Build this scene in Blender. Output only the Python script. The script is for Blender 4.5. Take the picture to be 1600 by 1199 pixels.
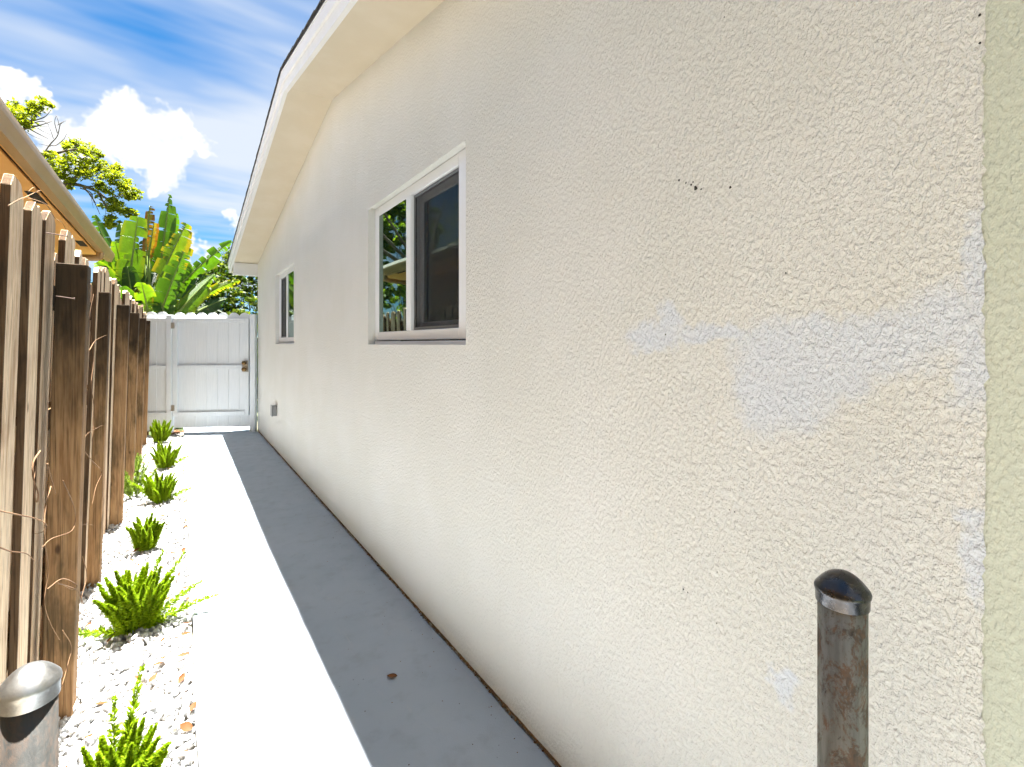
import bpy, bmesh, math, random
import numpy as np
from mathutils import Vector, Matrix

random.seed(7)
rng = np.random.default_rng(7)
S = bpy.context.scene
for o in list(bpy.data.objects):
    bpy.data.objects.remove(o)
COL = S.collection

# ------------------------------------------------------------------ camera
FPX, CX, HY = 750.0, 800.0, 537.0          # focal length, centre column, horizon row (photo pixels, 1600 wide)
CAMH = 1.35
YAW = math.atan2(519.0, FPX)
FW = np.array([math.sin(YAW), math.cos(YAW), 0.0])
RT = np.array([math.cos(YAW), -math.sin(YAW), 0.0])
cam_d = bpy.data.cameras.new('camera')
cam = bpy.data.objects.new('camera', cam_d)
COL.objects.link(cam)
cam.location = (0, 0, CAMH)
cam.rotation_euler = (math.radians(90), 0, -YAW)
cam_d.sensor_width = 36.0
cam_d.lens = FPX / 1600 * 36
cam_d.shift_y = -(599.5 - HY) / 1600
cam_d.clip_start = 0.02
cam_d.clip_end = 2000
S.camera = cam


def ray(x, y):
    """direction through a photo pixel, unit depth along the optical axis"""
    return FW + RT * ((x - CX) / FPX) + np.array([0, 0, (HY - y) / FPX])


def at(x, y, X=None, Y=None, Z=None):
    """point seen at a photo pixel on the plane X=, Y= or Z= constant"""
    d = ray(x, y)
    if X is not None: k = X / d[0]
    elif Y is not None: k = Y / d[1]
    else: k = (Z - CAMH) / d[2]
    return np.array([0, 0, CAMH]) + d * k


# ------------------------------------------------------------------ light
SUN_TO = Vector((0.042, 0.135, 1.0)).normalized()
SKY_STRENGTH, SUN_STRENGTH, EXPOSURE = 0.058, 5.0, 2.93

world = bpy.data.worlds.new('World')
S.world = world
world.use_nodes = True
NT = world.node_tree
NT.nodes.clear()


class NB:
    """small node-building helper"""
    def __init__(self, nt): self.nt = nt
    def node(self, t, **kw):
        n = self.nt.nodes.new(t)
        for k, v in kw.items(): setattr(n, k, v)
        return n
    def link(self, a, b): self.nt.links.new(a, b)
    def put(self, sock, v):
        if isinstance(v, bpy.types.NodeSocket): self.link(v, sock)
        elif v is not None: sock.default_value = v
    def m(self, op, a, b=None, c=None, clamp=False):
        n = self.node('ShaderNodeMath', operation=op, use_clamp=clamp)
        self.put(n.inputs[0], a)
        if b is not None: self.put(n.inputs[1], b)
        if c is not None: self.put(n.inputs[2], c)
        return n.outputs[0]
    def v(self, op, a, b=None, c=None):
        n = self.node('ShaderNodeVectorMath', operation=op)
        self.put(n.inputs[0], a)
        if b is not None: self.put(n.inputs[1], b)
        if c is not None: self.put(n.inputs[3] if op == 'SCALE' else n.inputs[2], c)
        return n.outputs[1] if op in ('LENGTH', 'DISTANCE', 'DOT_PRODUCT') else n.outputs[0]
    def noise(self, vec, scale, detail=3.0, rough=0.5, dist=0.0, out=0):
        n = self.node('ShaderNodeTexNoise')
        self.put(n.inputs['Vector'], vec)
        self.put(n.inputs['Scale'], scale)
        n.inputs['Detail'].default_value = detail
        n.inputs['Roughness'].default_value = rough
        n.inputs['Distortion'].default_value = dist
        return n.outputs[out]
    def vor(self, vec, scale, feature='F1', out=0, rnd=1.0):
        n = self.node('ShaderNodeTexVoronoi', feature=feature)
        self.put(n.inputs['Vector'], vec)
        n.inputs['Scale'].default_value = scale
        n.inputs['Randomness'].default_value = rnd
        return n.outputs[out]
    def smooth(self, x, lo, hi, a=0.0, b=1.0):
        n = self.node('ShaderNodeMapRange', interpolation_type='SMOOTHSTEP')
        self.put(n.inputs[0], x)
        for i, q in enumerate((lo, hi, a, b)): self.put(n.inputs[i + 1], q)
        return n.outputs[0]
    def mix(self, f, a, b, blend='MIX'):
        n = self.node('ShaderNodeMix', data_type='RGBA', blend_type=blend)
        self.put(n.inputs[0], f)
        for s, q in ((n.inputs[6], a), (n.inputs[7], b)):
            if isinstance(q, tuple) and len(q) == 3: q = q + (1,)
            self.put(s, q)
        return n.outputs[2]
    def map(self, vec, scale=(1, 1, 1), rot=(0, 0, 0), loc=(0, 0, 0)):
        n = self.node('ShaderNodeMapping')
        self.put(n.inputs[0], vec)
        n.inputs[1].default_value = loc
        n.inputs[2].default_value = rot
        n.inputs[3].default_value = scale
        return n.outputs[0]
    def sep(self, vec):
        n = self.node('ShaderNodeSeparateXYZ')
        self.put(n.inputs[0], vec)
        return n.outputs
    def comb(self, x, y, z):
        n = self.node('ShaderNodeCombineXYZ')
        for i, q in enumerate((x, y, z)): self.put(n.inputs[i], q)
        return n.outputs[0]


CIR_A, CIR_B = .385, .66
CIR_LOC = (0.4, 6.3, 2)


def build_world():
    b = NB(NT)
    sky = b.node('ShaderNodeTexSky', sky_type='NISHITA')
    sky.sun_disc = False
    sky.sun_elevation = math.asin(SUN_TO.z)
    sky.sun_rotation = math.atan2(SUN_TO.x, SUN_TO.y)
    sky.air_density = 1.0
    sky.dust_density = 0.4
    sky.ozone_density = 2.0
    d = b.node('ShaderNodeTexCoord').outputs['Generated']
    x, y, z = b.sep(d)[0:3]
    zz = b.m('ADD', b.m('MAXIMUM', z, 0.0), 0.18)
    P = b.comb(b.m('DIVIDE', x, zz), b.m('DIVIDE', y, zz), 0.0)
    # thin streaky high cloud over the whole dome
    P1 = b.map(P, scale=(0.6, 1.9, 1), rot=(0, 0, math.radians(-14)), loc=(3.1, 1.7, 0))
    c1 = b.noise(P1, 1.4, 4, 0.56, 0.25)
    P2 = b.map(P, scale=(0.55, 1.1, 1), rot=(0, 0, math.radians(10)), loc=CIR_LOC)
    c2 = b.noise(P2, 1.1, 1, 0.5, 0.0)
    cir = b.smooth(b.m('ADD', b.m('MULTIPLY', c1, 0.62), b.m('MULTIPLY', c2, 0.48)), CIR_A, CIR_B)
    cir = b.m('MULTIPLY', cir, 0.90)
    # heaped cloud: a few groups round the dome, edges broken by noise
    wob = b.v('SUBTRACT', b.noise(d, 10.0, 4, 0.72, 0.0, out=1), (0.5, 0.5, 0.5))
    dw = b.v('ADD', d, b.v('SCALE', wob, None, 0.16))
    blobs = []
    for px, py, r in ((215, 182, 40), (258, 196, 36), (186, 214, 42), (236, 236, 48), (146, 236, 40),
                      (288, 222, 22), (92, 214, 40), (228, 276, 24), (112, 262, 30),
                      (16, 128, 34), (-14, 150, 44), (52, 150, 22),
                      (395, 345, 26), (312, 392, 26)):
        c = ray(px, py); c = c / np.linalg.norm(c)
        e = ray(px + r, py); e = e / np.linalg.norm(e)
        blobs.append((c, np.linalg.norm(e - c) * 1.15))
    f = None
    for c, r in blobs:
        q = b.m('DIVIDE', b.v('DISTANCE', dw, tuple(float(t) for t in c)), float(r))
        f = q if f is None else b.m('SMOOTH_MIN', f, q, 0.18)
    view = ray(300, 250); view = view / np.linalg.norm(view)
    away = b.smooth(b.v('DOT_PRODUCT', d, tuple(float(t) for t in view)), 0.86, 0.74)
    other = b.smooth(b.noise(d, 2.6, 2, .55), .70, .50, .6, 1.5)
    f = b.m('MINIMUM', f, b.m('ADD', other, b.m('MULTIPLY', b.m('SUBTRACT', 1.0, away), 3.0)))
    cum = b.smooth(f, 1.14, 0.70)
    relief = b.m('ADD', .5, b.m('MULTIPLY', b.sep(wob)[2], 1.4))
    shade = b.smooth(b.m('ADD', relief, b.m('MULTIPLY', f, 0.35)), 0.35, 1.0)
    ccol = b.mix(shade, (2.9, 2.92, 2.95), (2.25, 2.32, 2.42))
    # clear sky: deepen the physical blue a little
    sk = b.mix(1.0, sky.outputs[0], (0.06, 0.28, 0.42), 'MULTIPLY')
    col = b.mix(cir, sk, (2.0, 2.13, 2.3))
    col = b.mix(cum, col, ccol)
    bg = b.node('ShaderNodeBackground')
    b.put(bg.inputs[0], col)
    bg.inputs[1].default_value = SKY_STRENGTH
    out = b.node('ShaderNodeOutputWorld')
    b.link(bg.outputs[0], out.inputs[0])
    world.cycles.sampling_method = 'MANUAL'
    world.cycles.sample_map_resolution = 512


build_world()
sun_d = bpy.data.lights.new('sun', 'SUN')
sun_d.energy = SUN_STRENGTH
sun_d.angle = math.radians(0.5)
sun_d.color = (1.0, 0.972, 0.92)
sun = bpy.data.objects.new('sun', sun_d)
COL.objects.link(sun)
sun.location = (2, 4, 12)
sun.rotation_euler = SUN_TO.to_track_quat('Z', 'Y').to_euler()

S.view_settings.view_transform = 'Standard'
S.view_settings.look = 'None'
S.view_settings.exposure = EXPOSURE
S.view_settings.gamma = 1.0
S.view_settings.use_curve_mapping = False
S.render.engine = 'CYCLES'
S.cycles.max_bounces = 6
S.cycles.diffuse_bounces = 4
S.cycles.glossy_bounces = 4
S.cycles.transparent_max_bounces = 8
S.cycles.use_denoising = True
S.cycles.use_adaptive_sampling = True
S.cycles.adaptive_threshold = 0.03
S.cycles.sample_clamp_indirect = 8.0
S.cycles.caustics_reflective = False
S.cycles.caustics_refractive = False


# ------------------------------------------------------------------ helpers
def obj(name, me, mat=None, parent=None, label=None, cat=None, group=None, kind=None):
    o = bpy.data.objects.new(name, me)
    COL.objects.link(o)
    if me is not None and mat is not None and not me.materials:
        me.materials.append(mat)
    if parent is not None: o.parent = parent
    if label: o['label'] = label
    if cat: o['category'] = cat
    if group: o['group'] = group
    if kind: o['kind'] = kind
    return o


def thing(name, label, cat, loc=(0, 0, 0), group=None):
    o = obj(name, None, label=label, cat=cat, group=group)
    o.location = loc
    o.empty_display_size = 0.1
    return o


def mesh(verts, faces, smooth=False, name='mesh'):
    me = bpy.data.meshes.new(name)
    me.from_pydata([tuple(map(float, v)) for v in verts], [], faces)
    me.update()
    if smooth: me.polygons.foreach_set('use_smooth', [True] * len(me.polygons))
    return me


def fastmesh(verts, faces, smooth=False):
    """verts (n,3), faces (m,k) numpy arrays"""
    me = bpy.data.meshes.new('mesh')
    verts = np.asarray(verts, np.float32); faces = np.asarray(faces, np.int32)
    m, k = faces.shape
    me.vertices.add(len(verts)); me.vertices.foreach_set('co', verts.ravel())
    me.loops.add(m * k); me.loops.foreach_set('vertex_index', faces.ravel())
    me.polygons.add(m)
    me.polygons.foreach_set('loop_start', np.arange(0, m * k, k, dtype=np.int32))
    me.polygons.foreach_set('loop_total', np.full(m, k, np.int32))
    if smooth: me.polygons.foreach_set('use_smooth', np.ones(m, bool))
    me.update(calc_edges=True)
    return me


def box_mesh(x0, x1, y0, y1, z0, z1, bev=0.0, shear=None):
    bm = bmesh.new()
    bmesh.ops.create_cube(bm, size=1.0)
    for v in bm.verts:
        v.co = Vector((x0 + (v.co.x + .5) * (x1 - x0), y0 + (v.co.y + .5) * (y1 - y0), z0 + (v.co.z + .5) * (z1 - z0)))
    if bev: bmesh.ops.bevel(bm, geom=list(bm.edges), offset=bev, segments=1, affect='EDGES')
    if shear:
        for v in bm.verts: v.co.x += shear * v.co.z
    me = bpy.data.meshes.new('mesh')
    bm.to_mesh(me); bm.free()
    return me


def box(name, b6, mat, parent, bev=0.0, **kw):
    return obj(name, box_mesh(*b6, bev=bev), mat, parent, **kw)


def prism(poly, axis, a, c, smooth=False):
    """polygon in the plane across an axis (0 X: poly is (y,z); 1 Y: (x,z); 2 Z: (x,y)) extruded from a to c"""
    def p(q, t):
        return {0: (t, q[0], q[1]), 1: (q[0], t, q[1]), 2: (q[0], q[1], t)}[axis]
    n = len(poly)
    v = [p(q, a) for q in poly] + [p(q, c) for q in poly]
    f = [list(range(n)), list(range(2 * n - 1, n - 1, -1))]
    f += [[(i + 1) % n, i, n + i, n + (i + 1) % n] for i in range(n)]
    me = mesh(v, f)
    bm = bmesh.new(); bm.from_mesh(me)
    bmesh.ops.recalc_face_normals(bm, faces=list(bm.faces))
    bm.to_mesh(me); bm.free()
    return me


def tube_arrays(pts, rad, sides=6, cap=True):
    pts = [np.asarray(p, float) for p in pts]
    n = len(pts)
    V, F = [], []
    up = np.array([0.13, 0.27, 0.95])
    for i, p in enumerate(pts):
        t = pts[min(i + 1, n - 1)] - pts[max(i - 1, 0)]
        t = t / (np.linalg.norm(t) + 1e-9)
        s = np.cross(t, up)
        if np.linalg.norm(s) < 0.1: s = np.cross(t, np.array([1.0, 0.2, 0]))
        s /= np.linalg.norm(s); w = np.cross(t, s)
        r = rad[i] if hasattr(rad, '__len__') else rad
        for k in range(sides):
            a = 2 * math.pi * k / sides
            V.append(p + r * (math.cos(a) * s + math.sin(a) * w))
    for i in range(n - 1):
        for k in range(sides):
            k2 = (k + 1) % sides
            F.append([i * sides + k, i * sides + k2, (i + 1) * sides + k2, (i + 1) * sides + k])
    if cap:
        F.append(list(range(sides))[::-1]); F.append([(n - 1) * sides + k for k in range(sides)])
    return V, F


def tube(name, pts, rad, mat, parent, sides=6, **kw):
    V, F = tube_arrays(pts, rad, sides)
    return obj(name, mesh(V, F, True), mat, parent, **kw)


def lathe_mesh(profile, sides=40, cx=0, cy=0):
    V, F = [], []
    for r, z in profile:
        for k in range(sides):
            a = 2 * math.pi * k / sides
            V.append((cx + r * math.cos(a), cy + r * math.sin(a), z))
    n = len(profile)
    for i in range(n - 1):
        for k in range(sides):
            k2 = (k + 1) % sides
            F.append([i * sides + k, i * sides + k2, (i + 1) * sides + k2, (i + 1) * sides + k])
    F.append([(n - 1) * sides + k for k in range(sides)])
    return mesh(V, F, True)


def spline(pts, n=8):
    """Catmull-Rom through points"""
    P = [np.asarray(p, float) for p in pts]
    P = [2 * P[0] - P[1]] + P + [2 * P[-1] - P[-2]]
    out = []
    for i in range(1, len(P) - 2):
        for k in range(n):
            t = k / n
            a, b_, c, d = P[i - 1], P[i], P[i + 1], P[i + 2]
            out.append(0.5 * ((2 * b_) + (-a + c) * t + (2 * a - 5 * b_ + 4 * c - d) * t * t + (-a + 3 * b_ - 3 * c + d) * t ** 3))
    out.append(P[-2])
    return out


# ------------------------------------------------------------------ materials
def mat(name, build=None, color=(.5, .5, .5), rough=.6, **pr):
    m = bpy.data.materials.new(name)
    m.use_nodes = True
    nt = m.node_tree
    bs = nt.nodes['Principled BSDF']
    bs.inputs['Base Color'].default_value = tuple(color) + (1,)
    bs.inputs['Roughness'].default_value = rough
    for k, v in pr.items(): bs.inputs[k.replace('_', ' ')].default_value = v
    if build:
        b = NB(nt)
        b.bs = bs
        b.oc = nt.nodes.new('ShaderNodeTexCoord').outputs['Object']
        build(b)
    return m


def bump(b, h, dist, strength=1.0, normal=None):
    n = b.node('ShaderNodeBump')
    n.inputs['Strength'].default_value = strength
    n.inputs['Distance'].default_value = dist
    b.put(n.inputs['Height'], h)
    if normal is not None: b.link(normal, n.inputs['Normal'])
    b.link(n.outputs[0], b.bs.inputs['Normal'])
    return n.outputs[0]


def rnd_obj(b): return b.node('ShaderNodeObjectInfo').outputs['Random']
def rnd_isl(b): return b.node('ShaderNodeNewGeometry').outputs['Random Per Island']


def stucco(b, base, light, patches=None, coarse=True):
    oc = b.oc
    _, y, z = b.sep(oc)[0:3]
    # rolled stucco: fine drops, a little longer upright than across, over coarser trowel marks near the corner
    d1 = b.noise(b.map(oc, scale=(1, 1, .6)), 125, 2, .60)
    h = b.m('MULTIPLY', b.smooth(d1, .30, .74), 1.0 if coarse else .6)
    if coarse:
        near = b.m('MULTIPLY', b.smooth(y, 1.5, .25), b.smooth(z, 2.3, .7, .45, 1.0))
        d2 = b.noise(b.map(oc, scale=(1, .75, 1.1), rot=(.35, 0, 0), loc=(1, 2, 9)), 52, 3, .62)
        h = b.m('ADD', h, b.m('MULTIPLY', b.smooth(d2, .42, .72), b.m('MULTIPLY', near, .62)))
    bump(b, h, STUCCO_H, 1.0)
    big = b.noise(oc, 2.2, 2, .55)
    c = b.mix(b.smooth(big, .35, .7), base, light)
    c = b.mix(b.m('MULTIPLY', b.smooth(d1, .75, .0), .16), c, tuple(q * .72 for q in base))
    if patches:
        ww = b.v('ADD', oc, b.v('SCALE', b.v('SUBTRACT', b.noise(oc, 13, 3, .7, out=1), (.5, .5, .5)), None, .10))
        _, yy, zz = b.sep(ww)[0:3]
        f = None
        for cy, cz, ry, rz in patches:
            u = b.m('DIVIDE', b.m('SUBTRACT', yy, cy), ry); v = b.m('DIVIDE', b.m('SUBTRACT', zz, cz), rz)
            q = b.m('ADD', b.m('MULTIPLY', u, u), b.m('MULTIPLY', v, v))
            f = q if f is None else b.m('MINIMUM', f, q)
        c = b.mix(b.m('MULTIPLY', b.smooth(f, 2.4, .1), .72), c, (.715, .765, .845))
    # faint run marks
    st = b.noise(b.map(oc, scale=(1, 9, .5)), 3.0, 3, .6)
    c = b.mix(b.m('MULTIPLY', b.smooth(st, .56, .80), .07), c, (.46, .42, .36))
    b.put(b.bs.inputs['Base Color'], c)
    b.bs.inputs['Roughness'].default_value = .78
    b.bs.inputs['Specular IOR Level'].default_value = .3


STUCCO_H = .0026


def px_ellipse(px, py, rx, ry):
    p = at(px, py, X=1.0); q = at(px + rx, py, X=1.0); r = at(px, py + ry, X=1.0)
    return (float(p[1]), float(p[2]), float(abs(q[1] - p[1])) + .004, float(abs(r[2] - p[2])) + .004)


PATCH = [px_ellipse(*q) for q in (
    (1022, 528, 36, 18), (1048, 496, 13, 24), (1110, 520, 62, 12), (1215, 552, 70, 44), (1195, 620, 38, 54),
    (1290, 575, 62, 38), (1385, 520, 80, 32), (1300, 512, 70, 16), (1470, 500, 75, 38), (1520, 560, 32, 70),
    (1535, 420, 18, 80), (1528, 880, 14, 60), (1515, 812, 22, 12), (1240, 600, 60, 60), (1340, 545, 90, 45), (1218, 1062, 14, 18))]
M = {}
M['stucco'] = mat('cream_stucco', lambda b: stucco(b, (.765, .76, .705), (.795, .79, .745), PATCH))
M['green_stucco'] = mat('pale_green_stucco', lambda b: stucco(b, (.635, .665, .545), (.665, .695, .58), None, False))


def m_plain_paint(c, c2, bs=40, bd=.0006, rough=.5):
    def f(b):
        n = b.noise(b.oc, 4, 4, .6)
        b.put(b.bs.inputs['Base Color'], b.mix(b.smooth(n, .35, .7), c, c2))
        bump(b, b.noise(b.oc, bs, 3, .5), bd, .6)
        b.bs.inputs['Roughness'].default_value = rough
    return f


M['soffit'] = mat('cream_soffit_paint', m_plain_paint((.66, .575, .43), (.69, .61, .475), 60, .0008, .6))
M['trim'] = mat('white_trim_paint', m_plain_paint((.80, .80, .79), (.84, .84, .83), 50, .0005, .42))
M['vinyl'] = mat('white_window_frame', color=(.87, .885, .90), rough=.32)
M['grey_alu'] = mat('grey_screen_frame', color=(.13, .133, .137), rough=.4)


def f_shingle(b):
    n = b.noise(b.oc, 260, 2, .6)
    c = b.mix(b.smooth(n, .3, .7), (.035, .036, .040), (.12, .118, .115))
    c = b.mix(b.m('MULTIPLY', rnd_obj(b), .4), c, (.06, .055, .05))
    b.put(b.bs.inputs['Base Color'], c)
    b.bs.inputs['Roughness'].default_value = .95
    bump(b, n, .002, .8)
M['shingle'] = mat('asphalt_shingle', f_shingle)


def f_glass(b):
    b.put(b.bs.inputs['Base Color'], (.006, .012, .009, 1))
    b.bs.inputs['Roughness'].default_value = .015
    b.bs.inputs['IOR'].default_value = 3.2
    b.put(b.bs.inputs['Specular Tint'], (.72, .98, .86, 1))
    bump(b, b.noise(b.oc, 2.4, 2, .5), .0012, .25)
M['glass'] = mat('coated_window_glass', f_glass)


def f_screen(b):
    nt = b.nt
    tr = b.node('ShaderNodeBsdfTransparent')
    mx = b.node('ShaderNodeMixShader')
    mx.inputs[0].default_value = .42
    b.put(b.bs.inputs['Base Color'], (.008, .008, .009, 1))
    b.link(tr.outputs[0], mx.inputs[1]); b.link(b.bs.outputs[0], mx.inputs[2])
    b.link(mx.outputs[0], nt.nodes['Material Output'].inputs[0])
M['screen'] = mat('insect_screen', f_screen, rough=.7)


def f_path(b):
    big = b.noise(b.oc, 1.6, 4, .6)
    mid = b.noise(b.oc, 9, 4, .6)
    c = b.mix(b.smooth(big, .35, .7), (.33, .375, .425), (.365, .405, .452))
    c = b.mix(b.m('MULTIPLY', b.smooth(mid, .50, .75), .5), c, (.28, .30, .325))
    spk = b.smooth(b.vor(b.oc, 34), .11, .05)
    keep = b.smooth(b.noise(b.oc, 9.5, 2, .6), .57, .63)
    c = b.mix(b.m('MULTIPLY', b.m('MULTIPLY', spk, keep), .7), c, (.10, .09, .08))
    sc = b.noise(b.map(b.oc, scale=(1, .25, 1), rot=(0, 0, .5)), 14, 5, .7, 1.2)
    c = b.mix(b.m('MULTIPLY', b.smooth(sc, .58, .72), .4), c, (.42, .43, .445))
    b.put(b.bs.inputs['Base Color'], c)
    b.put(b.bs.inputs['Roughness'], b.smooth(mid, .3, .7, .50, .68))
    bump(b, b.m('ADD', b.noise(b.oc, 190, 3, .6), b.m('MULTIPLY', mid, 1.4)), .0010, .6)
M['path'] = mat('grey_painted_concrete', f_path)


def f_soil(b):
    n = b.noise(b.oc, 30, 5, .65)
    b.put(b.bs.inputs['Base Color'], b.mix(n, (.30, .27, .23), (.45, .42, .38)))
    b.bs.inputs['Roughness'].default_value = 1
    bump(b, n, .01, .8)
M['soil'] = mat('pale_soil', f_soil)


def f_ground(b):
    n = b.noise(b.oc, .6, 5, .6); n2 = b.noise(b.oc, 22, 4, .6)
    c = b.mix(b.smooth(n, .4, .6), (.04, .065, .015), (.10, .085, .055))
    b.put(b.bs.inputs['Base Color'], b.mix(b.m('MULTIPLY', n2, .5), c, (.05, .07, .02)))
    b.bs.inputs['Roughness'].default_value = 1
    bump(b, n2, .03, .8)
M['ground'] = mat('lawn_and_earth', f_ground)


def f_stone(b):
    r = rnd_isl(b) ; r2 = rnd_obj(b)
    n = b.noise(b.oc, 60, 4, .6)
    k = b.m('FRACT', b.m('ADD', r, b.m('MULTIPLY', r2, 7.31)))
    c = b.mix(b.smooth(k, .72, 1.0), (.60, .60, .595), (.36, .37, .38))
    c = b.mix(b.m('MULTIPLY', b.smooth(k, .10, .0), .7), c, (.36, .28, .20))
    c = b.mix(b.m('MULTIPLY', b.smooth(n, .56, .75), .4), c, (.27, .27, .27))
    b.put(b.bs.inputs['Base Color'], c)
    b.bs.inputs['Roughness'].default_value = .7
    bump(b, b.noise(b.oc, 240, 3, .6), .0012, .6)
M['stone'] = mat('white_marble_chips', f_stone)


def f_wood(b, pale, mid, dark, stain, stain_amt):
    r = rnd_obj(b)
    off = b.v('SCALE', (3.1, 7.7, 5.3), None, r)
    v = b.v('ADD', b.oc, off)
    g = b.noise(b.map(v, scale=(1, 1, .045)), 75, 5, .65, .25)
    g2 = b.noise(b.map(v, scale=(1, 1, .02)), 210, 3, .6)
    s = b.noise(b.map(v, scale=(1, 1, .35)), 5.5, 5, .68, .4)
    c = b.mix(b.smooth(g, .30, .62), mid, pale)
    c = b.mix(b.m('MULTIPLY', b.smooth(g2, .50, .70), .75), c, dark)
    c = b.mix(b.m('MULTIPLY', b.smooth(s, .46, .66), stain_amt), c, stain)
    # knots
    kn = b.vor(b.map(v, scale=(1, 1, .42)), 7.5)
    c = b.mix(b.m('MULTIPLY', b.smooth(kn, .085, .03), .85), c, (.05, .028, .016))
    z = b.sep(b.oc)[2]
    hue = b.m('FRACT', b.m('MULTIPLY', r, 5.7))
    c = b.mix(b.m('MULTIPLY', hue, .35), c, b.mix(1.0, c, (.72, .62, .52), 'MULTIPLY'))
    b.put(b.bs.inputs['Base Color'], c)
    b.bs.inputs['Roughness'].default_value = .85
    b.bs.inputs['Specular IOR Level'].default_value = .2
    bump(b, b.m('ADD', g, b.m('MULTIPLY', g2, .5)), .0035, .8)


M['picket'] = mat('weathered_picket_wood', lambda b: f_wood(b, (.84, .69, .50), (.62, .43, .26), (.16, .085, .045), (.27, .15, .08), .5))


M['picket_edge_shade'] = mat('shade_painted_board_edge', lambda b: f_wood(b, (.16, .10, .055), (.09, .05, .026), (.03, .018, .01), (.03, .02, .012), .6))  # dark edge colour, with the shade between the boards painted in


def f_post(b):
    f_wood(b, (.40, .25, .125), (.26, .145, .066), (.07, .04, .022), (.055, .045, .025), .7)
    src = b.bs.inputs['Base Color'].links[0].from_socket
    z = b.sep(b.oc)[2]
    n = b.noise(b.map(b.oc, scale=(1, 1, .3)), 9, 4, .6)
    k = b.smooth(b.m('ADD', z, b.m('MULTIPLY', n, 1.3)), 1.55, 2.25)
    b.put(b.bs.inputs['Base Color'], b.mix(b.m('MULTIPLY', k, .88), src, (.022, .016, .010)))
M['post'] = mat('mould_stained_post_wood', f_post)


def f_gate(b):
    oc = b.oc
    g = b.noise(b.map(oc, scale=(1, 1, .03)), 120, 4, .6)
    n = b.noise(b.map(oc, scale=(1, 1, .25)), 7, 4, .6)
    c = b.mix(b.smooth(g, .35, .65), (.74, .78, .81), (.79, .825, .85))
    c = b.mix(b.m('MULTIPLY', b.smooth(n, .5, .75), .16), c, (.66, .70, .73))
    r = rnd_obj(b)
    c = b.mix(b.m('MULTIPLY', r, .12), c, (.68, .72, .74))
    b.put(b.bs.inputs['Base Color'], c)
    b.bs.inputs['Roughness'].default_value = .55
    bump(b, g, .003, .8)
M['gate'] = mat('white_painted_wood', f_gate)
M['brass'] = mat('aged_brass', color=(.20, .13, .06), rough=.35, Metallic=1.0)
M['steel'] = mat('galvanised_lock_plate', color=(.5, .5, .48), rough=.35, Metallic=1.0)


def f_pipe(rust, base):
    def f(b):
        v = b.oc
        n = b.noise(b.map(v, scale=(1, 1, .55)), 34, 6, .78, .4)
        n2 = b.noise(b.map(v, scale=(1, 1, .12)), 90, 4, .6)
        n3 = b.noise(b.map(v, scale=(1, 1, .6), rot=(.5, .3, 0)), 60, 5, .75, 1.0)
        c = b.mix(b.smooth(n2, .35, .7), base, tuple(q * .66 for q in base))
        k = b.m('MULTIPLY', b.smooth(n, .47, .57), rust)
        c = b.mix(k, c, b.mix(b.smooth(n3, .4, .6), (.20, .085, .03), (.075, .042, .022)))
        k2 = b.m('MULTIPLY', b.smooth(n3, .60, .68), .75 * rust)
        c = b.mix(k2, c, (.035, .022, .015))
        b.put(b.bs.inputs['Base Color'], c)
        b.put(b.bs.inputs['Metallic'], b.smooth(k, .0, .6, .25, .0))
        b.put(b.bs.inputs['Roughness'], b.smooth(n, .3, .7, .42, .7))
        bump(b, b.m('ADD', n, n3), .0009, .5)
    return f


M['pipe_rusty'] = mat('rusty_galvanised_pipe', f_pipe(.72, (.30, .30, .26)))
M['pipe_grey'] = mat('dull_galvanised_pipe', f_pipe(.16, (.048, .049, .046)))


def f_cap(c, rough):
    def f(b):
        n = b.noise(b.oc, 55, 5, .65)
        n2 = b.noise(b.oc, 300, 2, .5)
        b.put(b.bs.inputs['Base Color'], b.mix(b.smooth(n, .35, .7), c, tuple(q * .72 for q in c)))
        b.bs.inputs['Metallic'].default_value = 1.0
        b.put(b.bs.inputs['Roughness'], b.smooth(n, .3, .7, rough, rough + .15))
        bump(b, n2, .0004, .4)
    return f


M['cap_dark'] = mat('dark_steel_cap', f_cap((.085, .083, .086), .2))
M['cap_alu'] = mat('cast_aluminium_cap', f_cap((.40, .40, .39), .36))
M['nb_soffit'] = mat('tan_soffit_paint', m_plain_paint((.90, .50, .14), (.92, .54, .17), 70, .0008, .6))
M['nb_gutter'] = mat('beige_gutter', m_plain_paint((.42, .28, .12), (.46, .31, .145), 30, .0003, .38))
M['nb_wall'] = mat('tan_stucco', m_plain_paint((.55, .40, .24), (.60, .45, .28), 90, .003, .8))
M['dark'] = mat('dark_vent', color=(.02, .018, .016), rough=.8)
M['roof_tile'] = mat('grey_roof', m_plain_paint((.20, .18, .16), (.28, .25, .22), 30, .01, .9))
M['box'] = mat('grey_outlet_box', color=(.26, .265, .26), rough=.45)
M['bark'] = mat('bark', m_plain_paint((.10, .075, .055), (.18, .14, .105), 60, .006, .95))
M['twig'] = mat('dry_vine_stem', m_plain_paint((.13, .065, .028), (.27, .16, .08), 120, .001, .9))
M['palm_brown'] = mat('dead_palm_fibre', m_plain_paint((.075, .04, .018), (.15, .085, .04), 60, .004, .95))
M['nail'] = mat('rusty_nail', color=(.10, .055, .035), rough=.7)


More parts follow.
